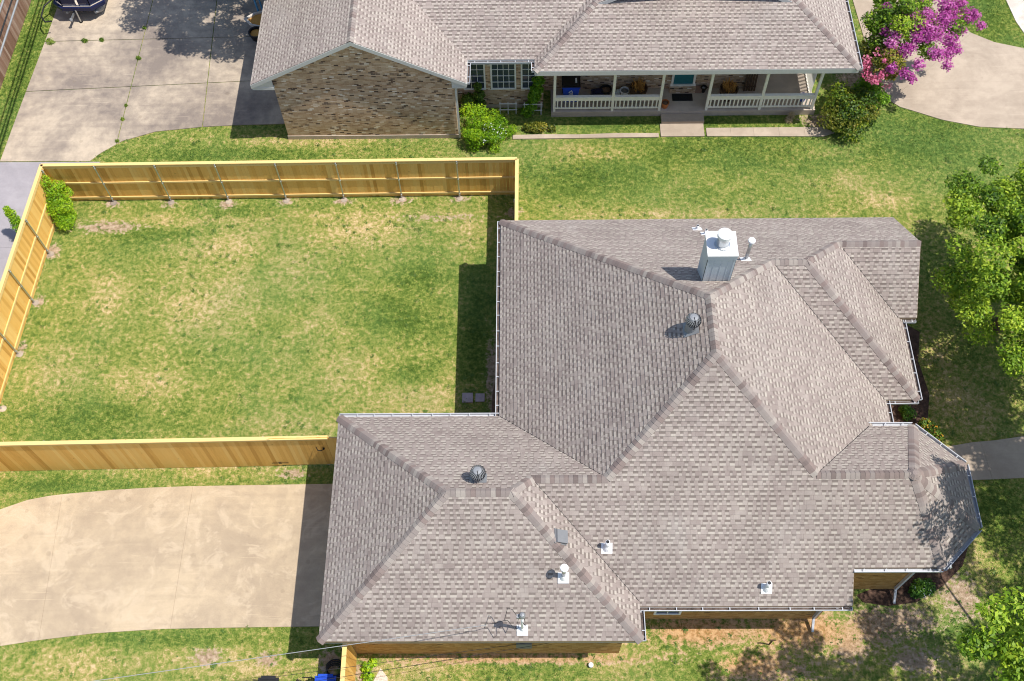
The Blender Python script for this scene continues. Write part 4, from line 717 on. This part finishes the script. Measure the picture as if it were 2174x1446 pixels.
for x in (-22.15, -20.05): m = MB(); m.tube([(x - .1, 42, .32), (x + .1, 42, .32)], .32, 18); m.build('wheel', 'black', bt)
bo = thing('pontoon_boat', 'navy boat with pale deck and front rails, parked on the stained driveway', 'boat', (-20.6, 40.5, .6)); m = MB()
H = [(-21.9, 38.75), (-20.5, 38.75), (-19.95, 39.2), (-19.85, 45), (-22.4, 45), (-22.35, 39.1)]; m.prism(H, .85, 1.02); m.build('hull', 'navy', bo)
m = MB(); m.prism([(-21.82, 38.85), (-20.55, 38.85), (-20.06, 39.25), (-19.97, 45), (-22.3, 45), (-22.25, 39.18)], 1.02, 1.04); m.build('deck', 'deck', bo)
for p, q in (((-22.2, 39.2), (-21.85, 38.88)), ((-21.85, 38.88), (-21.2, 38.88)), ((-21.05, 38.88), (-20.55, 38.88)), ((-20.55, 38.88), (-20.1, 39.25)), ((-20.1, 39.25), (-20.02, 44)), ((-22.22, 39.25), (-22.3, 44))):
    m = MB(); m.bar((*p, 1.62), (*q, 1.62), .035, .035); m.bar((*p, 1.12), (*q, 1.12), .03, .03); m.bar((*p, 1.04), (*p, 1.62), .03, .03); m.bar((*q, 1.04), (*q, 1.62), .03, .03); m.bar((*p, 1.37), (*q, 1.37), .012, .42); m.build('rail_panel', 'navy', bo)
for x in (-21.8, -20.45): m = MB(); m.tube([(x, 38.9, .62), (x, 39.3, .55), (x, 45, .55)], [.06, .28, .28], 14); m.build('pontoon_tube', 'alu', bo)
m = MB(); m.tube([(-22.45, 39.3, 1.05), (-22.75, 38.9, 1.0), (-22.75, 38.3, .95), (-22.5, 37.95, .95), (-22.2, 38.0, .95)], .035, 8); m.build('grab_rail', 'black', bo)
bo.location = (-20.25, 39.2, .45); bt.location = (-20.37, 39.2, 0)
# ------------------------------------------------------------------ items by the neighbour's west wall
m = MB(); t = thing('boat_planter', 'pale-rimmed boat-shaped planter of brown soil by the roof edge, upper left', 'planter', (-11.6, 37.4, 0)); R_ = [(-12.55, 37.45), (-12.2, 37.05), (-11.5, 36.85), (-10.7, 36.85), (-10.5, 37.4), (-10.8, 37.95), (-11.6, 38.0), (-12.1, 37.85)]; c = (-11.5, 37.42)
for k in range(8):
    p, q = R_[k], R_[(k + 1) % 8]; ins = lambda v, s: (c[0] + (v[0] - c[0]) * s, c[1] + (v[1] - c[1]) * s)
    m.face([(*ins(p, .8), 0), (*ins(q, .8), 0), (*q, .42), (*p, .42)]); m.face([(*p, .42), (*q, .42), (*ins(q, .84), .42), (*ins(p, .84), .42)]); m.face([(*ins(p, .84), .42), (*ins(q, .84), .42), (*ins(q, .82), .3), (*ins(p, .82), .3)])
m.build('hull', 'pale', t); t.location = (-12.15, 37.1, 0); m = MB(); m.face([(*(c[0] + (v[0] - c[0]) * .83, c[1] + (v[1] - c[1]) * .83), .34) for v in R_]); m.build('soil', 'rust', t)
pot('plant_pot', 'round black pot of dry plants in front of the boat-shaped planter', (-12.4, 36.3, 0), .34, .42, 'black', 'rust')
sw = thing('garden_umbrella', 'blue patio umbrella on a slanted blue pole at the top edge', 'umbrella', (-11.95, 38.2, 0)); m = MB(); m.tube([(-11.95, 38.0, 0), (-12.35, 38.9, 1.5), (-12.5, 39.3, 2.1)], .05, 10); m.tube([(-11.75, 38.05, 0), (-12.15, 38.95, 1.5), (-12.3, 39.35, 2.1)], .04, 8); m.build('pole', 'skyblue', sw)
m = MB(); m.lathe((-12.9, 40.1, 1.75), [(1.25, 0), (1.0, .25), (.5, .5), (.03, .62)], 8); m.build('canopy', 'bluecloth', sw); sw.location = (-12.4, 37.75, 0)
# ------------------------------------------------------------------ plants
def plant(name, label, cat, base, cl, n, size, mat, extra=None, group=None, **k):
    t = thing(name, label, cat, base, group); m = MB(); b = Vector(base)
    for c in cl[:14]: e = Vector(c[:3]); m.tube([b + Vector((random.uniform(-.08, .08), random.uniform(-.08, .08), 0)), b.lerp(e, .55) + Vector((0, 0, .05)), e], [.03, .02, .006], 5)
    m.build('stem', 'bark', t); leaves('foliage', cl, n, size, mat, t, **k)
    for (nm, c2, n2, s2, m2) in (extra or []): leaves(nm, c2, n2, s2, m2, t, hollow=.85)
    return t
plant('bamboo_shrub', 'bright yellow-green shrub in the corner of the cedar fences', 'shrub', (-19.25, 25.9, 0), [(-19.45, 26.45, 2.0, .3), (-19.3, 26.4, 1.55, .42), (-19.3, 26.2, 1.15, .5), (-19.35, 25.95, .95, .48), (-18.95, 26.0, .95, .42), (-19.15, 25.75, .55, .42), (-18.98, 25.55, .42, .4), (-18.95, 26.55, 1.6, .22), (-18.85, 26.45, 1.2, .3), (-19.0, 25.95, .3, .38)], 8500, .042, 'leaf_bright', aspect=.4)
plant('bamboo_shrub', 'small bright shrub on the grey alley side of the left fence', 'shrub', (-20.55, 24.9, 0), [(-20.6, 25.0, 1.0, .28), (-20.72, 25.2, 1.45, .22), (-20.55, 24.9, .6, .25), (-20.8, 25.25, 1.75, .14), (-20.66, 25.1, 1.2, .24), (-20.75, 25.2, 1.6, .18)], 2600, .042, 'leaf_bright', aspect=.4)
rb = clusters((-1.75, 30.15, .45), (.95, .75, .6), 30, .26, 15, -.1) + [(-2.4, 30.9, .95, .4), (-1.9, 30.9, .85, .4), (-1.3, 30.85, .6, .4), (-.75, 30.3, .3, .3), (-.5, 30.45, .25, .25), (-2.2, 29.55, .2, .3), (-1.3, 29.5, .15, .3)]
plant('rosemary_bush', 'big sprawling green bush with white flowers at the brick gable corner', 'bush', (-1.8, 30.1, 0), rb, 11000, .055, 'leaf_bright', [('flowers', [(-1.3, 29.8, .65, .3), (-1.1, 30.0, .6, .35), (-1.75, 29.7, .6, .3), (-1.5, 30.05, .8, .3)], 130, .035, 'petal')], aspect=.28, upbias=.2)
plant('climbing_vine', 'climbing vine covering a trellis at the right window edge', 'vine', (.35, 31.55, 0), [(.3, 31.6, .5, .3), (.45, 31.65, .95, .3), (.55, 31.7, 1.4, .3), (.62, 31.75, 1.9, .28), (.68, 31.78, 2.3, .2), (.15, 31.5, .25, .3)], 3200, .06, 'leaf_bright', tone=.3)
plant('climbing_vine', 'darker vine climbing below the left window', 'vine', (-1.95, 31.6, 0), [(-1.95, 31.6, .6, .3), (-1.95, 31.68, 1.1, .26), (-2.0, 31.75, 1.55, .2), (-2.45, 31.6, .9, .3)], 1900, .055, 'leaf_shrub', tone=.2)
plant('border_plant', 'low yellow-green clump on the bed behind the pale kerb', 'plant', (.55, 30.6, 0), [(.5, 30.6, .2, .28), (.75, 30.6, .25, .25), (.2, 30.65, .15, .25), (1.2, 30.6, .1, .2)], 1400, .05, 'leaf_gold')
for k, (x0, x1, y) in enumerate(((-1.05, -.35, 31.55), (.02, .75, 31.5))):
    m = MB()
    for xx in np.linspace(x0, x1, 3): m.bar((xx, y, 0), (xx, y + .02, .75), .04, .03)
    for zz in (.3, .68): m.bar((x0 - .05, y - .02, zz), (x1 + .05, y - .02, zz), .03, .04)
    tag(recenter(m.build('trellis', 'trim'), (x0, y, 0)), ('grey wooden trellis under the middle window' if k == 0 else 'grey wooden trellis at the foot of the right vine'), 'trellis')
ev = clusters((14.1, 31.1, .55), (1.15, 1.0, .9), 26, .5, 5, -.2)
plant('rounded_shrub', 'dense rounded evergreen shrub at the porch corner with yellowish leaf tips', 'bush', (14.1, 31.1, 0), ev, 9000, .06, 'leaf_dark', [('yellow_tips', clusters((14.0, 30.7, .6), (1.0, .8, .8), 16, .4, 8, .0), 2600, .05, 'leaf_gold')])  # tips are a layer of golden-green leaves over the dark foliage
plant('rounded_shrub', 'bright green shrub between the rounded evergreen and the flowering tree', 'bush', (15.2, 31.7, 0), clusters((15.15, 31.9, .6), (.55, .7, .8), 12, .4, 3, -.3), 3400, .055, 'leaf_bright', tone=.3)
cm = clusters((16.1, 33.9, 3.0), (1.5, 1.6, 1.2), 40, .42, 21, -.6)
ct = tree('crepe_myrtle', 'multi-stem crepe myrtle with magenta blossom over the tan driveway', (16.0, 34.9, 0), (15.9, 34.6, 1.4), cm + [(17.3, 33.4, 3.2, .6, .7), (18.2, 33.3, 3.2, .5, .7), (18.6, 33.9, 3.1, .45, .7), (17.0, 32.3, 2.9, .5, .7)], 15000, .062, 'leaf_tree', .10)
mg = [(17.3, 32.9, 3.3, .5), (17.6, 33.4, 3.5, .5), (18.0, 33.8, 3.4, .5), (17.9, 32.6, 3.1, .42), (18.4, 33.2, 3.1, .35), (17.2, 31.9, 3.1, .4), (17.6, 31.4, 2.9, .28), (17.0, 33.6, 3.6, .4), (16.5, 33.0, 3.5, .42), (19.2, 34.0, 3.2, .3), (19.4, 33.5, 3.1, .25), (17.4, 35.0, 3.4, .4), (18.2, 35.3, 3.4, .35), (16.2, 32.2, 3.2, .25), (16.1, 30.9, 2.7, .26), (16.3, 33.6, 3.6, .4), (18.9, 33.9, 3.3, .4), (18.5, 34.4, 3.5, .4), (17.9, 34.2, 3.6, .45), (17.7, 32.0, 3.0, .35), (18.1, 32.2, 3.0, .3), (16.9, 32.6, 3.4, .35)]
mg += [(15.4, 32.4, 3.2, .32), (15.9, 32.0, 3.2, .36), (15.3, 31.3, 2.9, .3), (15.8, 31.0, 2.9, .3), (16.4, 31.4, 3.0, .32), (16.8, 33.0, 3.5, .4), (15.6, 33.2, 3.5, .3), (16.2, 34.0, 3.8, .35), (15.2, 33.0, 3.3, .25), (15.6, 32.7, 3.4, .28), (16.4, 32.5, 3.4, .3), (15.3, 33.9, 3.8, .22), (16.7, 34.4, 3.9, .3)]
leaves('blossom', mg, 11500, .045, 'magenta', ct, hollow=.3, aspect=.8)
cp = tree('crepe_myrtle', 'smaller pink-flowered crepe myrtle beside the porch roof corner', (15.3, 33.6, 0), (15.2, 33.2, 1.2), clusters((15.2, 32.2, 2.3), (.75, 1.0, .8), 16, .42, 33, -.7), 6500, .06, 'leaf_gold', .07)
leaves('blossom', clusters((15.15, 31.8, 2.4), (.7, .8, .7), 18, .25, 41, -.5), 1300, .05, 'pink', cp, hollow=.3, aspect=.8)
tA = clusters((18.2, 20.2, 4.6), (3.2, 4.9, 1.7), 120, .56, 51, -.6) + clusters((19.0, 20.2, 4.4), (2.0, 3.7, .9), 26, .75, 52, -.6)
tree('shade_tree', 'large leafy tree over the right-hand lawn, crown cut by the right edge', (18.4, 20.5, 0), (18.3, 20.5, 2.2), tA, 84000, .064, 'leaf_tree', .24)
tB = clusters((18.5, 8.6, 8.2), (3.7, 5.0, 1.9), 92, .55, 61, -.8) + clusters((15.45, 7.2, 4.4), (.95, 1.5, .8), 24, .32, 62) + clusters((15.6, 10.9, 8.9), (1.1, 1.9, .5), 24, .5, 63, -.9)
tree('shade_tree', 'bright leafy tree at the lower right corner shading the lawn', (17.2, 7.6, 0), (17.1, 7.7, 3.4), tB, 52000, .064, 'leaf_green', .26)
tC = clusters((14.0, 5.6, 9.9), (3.6, 2.6, 1.1), 64, .52, 71, -.9)
tree('shade_tree', 'tall tree just below the frame whose shade dapples the bare soil', (14.2, 3.0, 0), (14.0, 3.4, 5.0), tC, 20000, .075, 'leaf_tree', .24)
tE = clusters((20.9, 14.2, 8.6), (2.7, 3.2, 1.1), 70, .5, 91, -.9)
tree('shade_tree', 'tree outside the right edge whose shade dapples the walkway', (21.6, 14.2, 0), (21.4, 14.2, 4.5), tE, 24000, .075, 'leaf_tree', .22)
tD = clusters((-11.0, 37.4, 7.4), (3.9, 2.7, 1.5), 70, .62, 81, -.7)
tree('shade_tree', 'tree beside the far house shading the stained driveway', (-11.3, 40.2, 0), (-11.3, 39.8, 4.5), tD, 26000, .09, 'leaf_tree', .22)
plant('garden_shrub', 'small dark shrub in the mulch under the bay roof edge', 'shrub', (13.35, 10.15, 0), [(13.3, 10.15, .3, .32), (13.55, 10.2, .28, .28), (13.15, 10.05, .2, .22)], 1500, .05, 'leaf_green', [('flowers', [(13.35, 10.1, .4, .3)], 40, .025, 'petal')])
plant('fern', 'green fern in the mulch by the house wall', 'plant', (14.15, 16.75, 0), [(14.15, 16.75, .15, .28), (14.05, 16.9, .2, .2)], 420, .07, 'leaf_green', aspect=.3)
plant('flower_clump', 'orange flowering clump at the mulch edge near the walkway', 'plant', (14.75, 16.2, 0), [(14.7, 16.3, .15, .25), (14.95, 16.1, .15, .25), (15.1, 15.8, .12, .2)], 600, .05, 'leaf_shrub', [('flowers', [(14.7, 16.3, .22, .22), (14.95, 16.1, .22, .2), (15.1, 15.8, .18, .15)], 90, .035, 'orange')])
plant('grass_tuft', 'dry straw-coloured tuft at the right end of the porch slab', 'plant', (11.6, 30.95, 0), [(11.6, 31.0, .12, .18), (11.7, 31.1, .3, .14)], 420, .09, 'straw', aspect=.12, upbias=0)
plant('border_plant', 'bright green weeds beside the gravel behind the short fence', 'plant', (-5.3, 7.6, 0), [(-5.3, 7.6, .1, .2), (-5.25, 7.3, .1, .2), (-5.1, 7.75, .1, .15)], 500, .05, 'leaf_bright')
for k, (x, y, r, lab) in enumerate(((-22.1, 36.15, .38, 'largest grass tuft in the driveway joint, at its left end'), (-20.5, 36.2, .25, 'middle grass tuft in the driveway joint'), (-19.7, 36.25, .2, 'right-hand grass tuft in the driveway joint'), (-17.83, 37.0, .14, 'weed at the upper end of the lengthwise driveway crack'), (-17.76, 35.07, .2, 'bushy weed halfway along the lengthwise driveway crack'), (-17.82, 32.2, .12, 'weed in the lower half of the lengthwise driveway crack'), (-17.82, 31.4, .13, 'weed below the middle of the lengthwise driveway crack'), (-17.83, 30.15, .14, 'weed at the lower end of the lengthwise driveway crack'))):
    plant('grass_tuft', lab, 'weed', (x, y, 0), [(x, y, .05, r * .55), (x + r * .3, y - r * .2, .04, r * .4), (x - r * .3, y + r * .3, .03, r * .3)], int(800 * r) + 60, .07, 'leaf_shrub', group='weeds in the neighbour driveway joints', aspect=.15, upbias=0)
m = MB(); m.bar((8.05, 8.35, 0), (8.05, 8.35, .55), .04, .04); m.obox((7.95, 8.33, .55), (.2, 0, 0), (0, .04, 0), (0, 0, .05)); tag(recenter(m.build('garden_stake', 'barrel'), (8.05, 8.35, 0)), 'thin dark stake standing in the bare soil', 'stake')
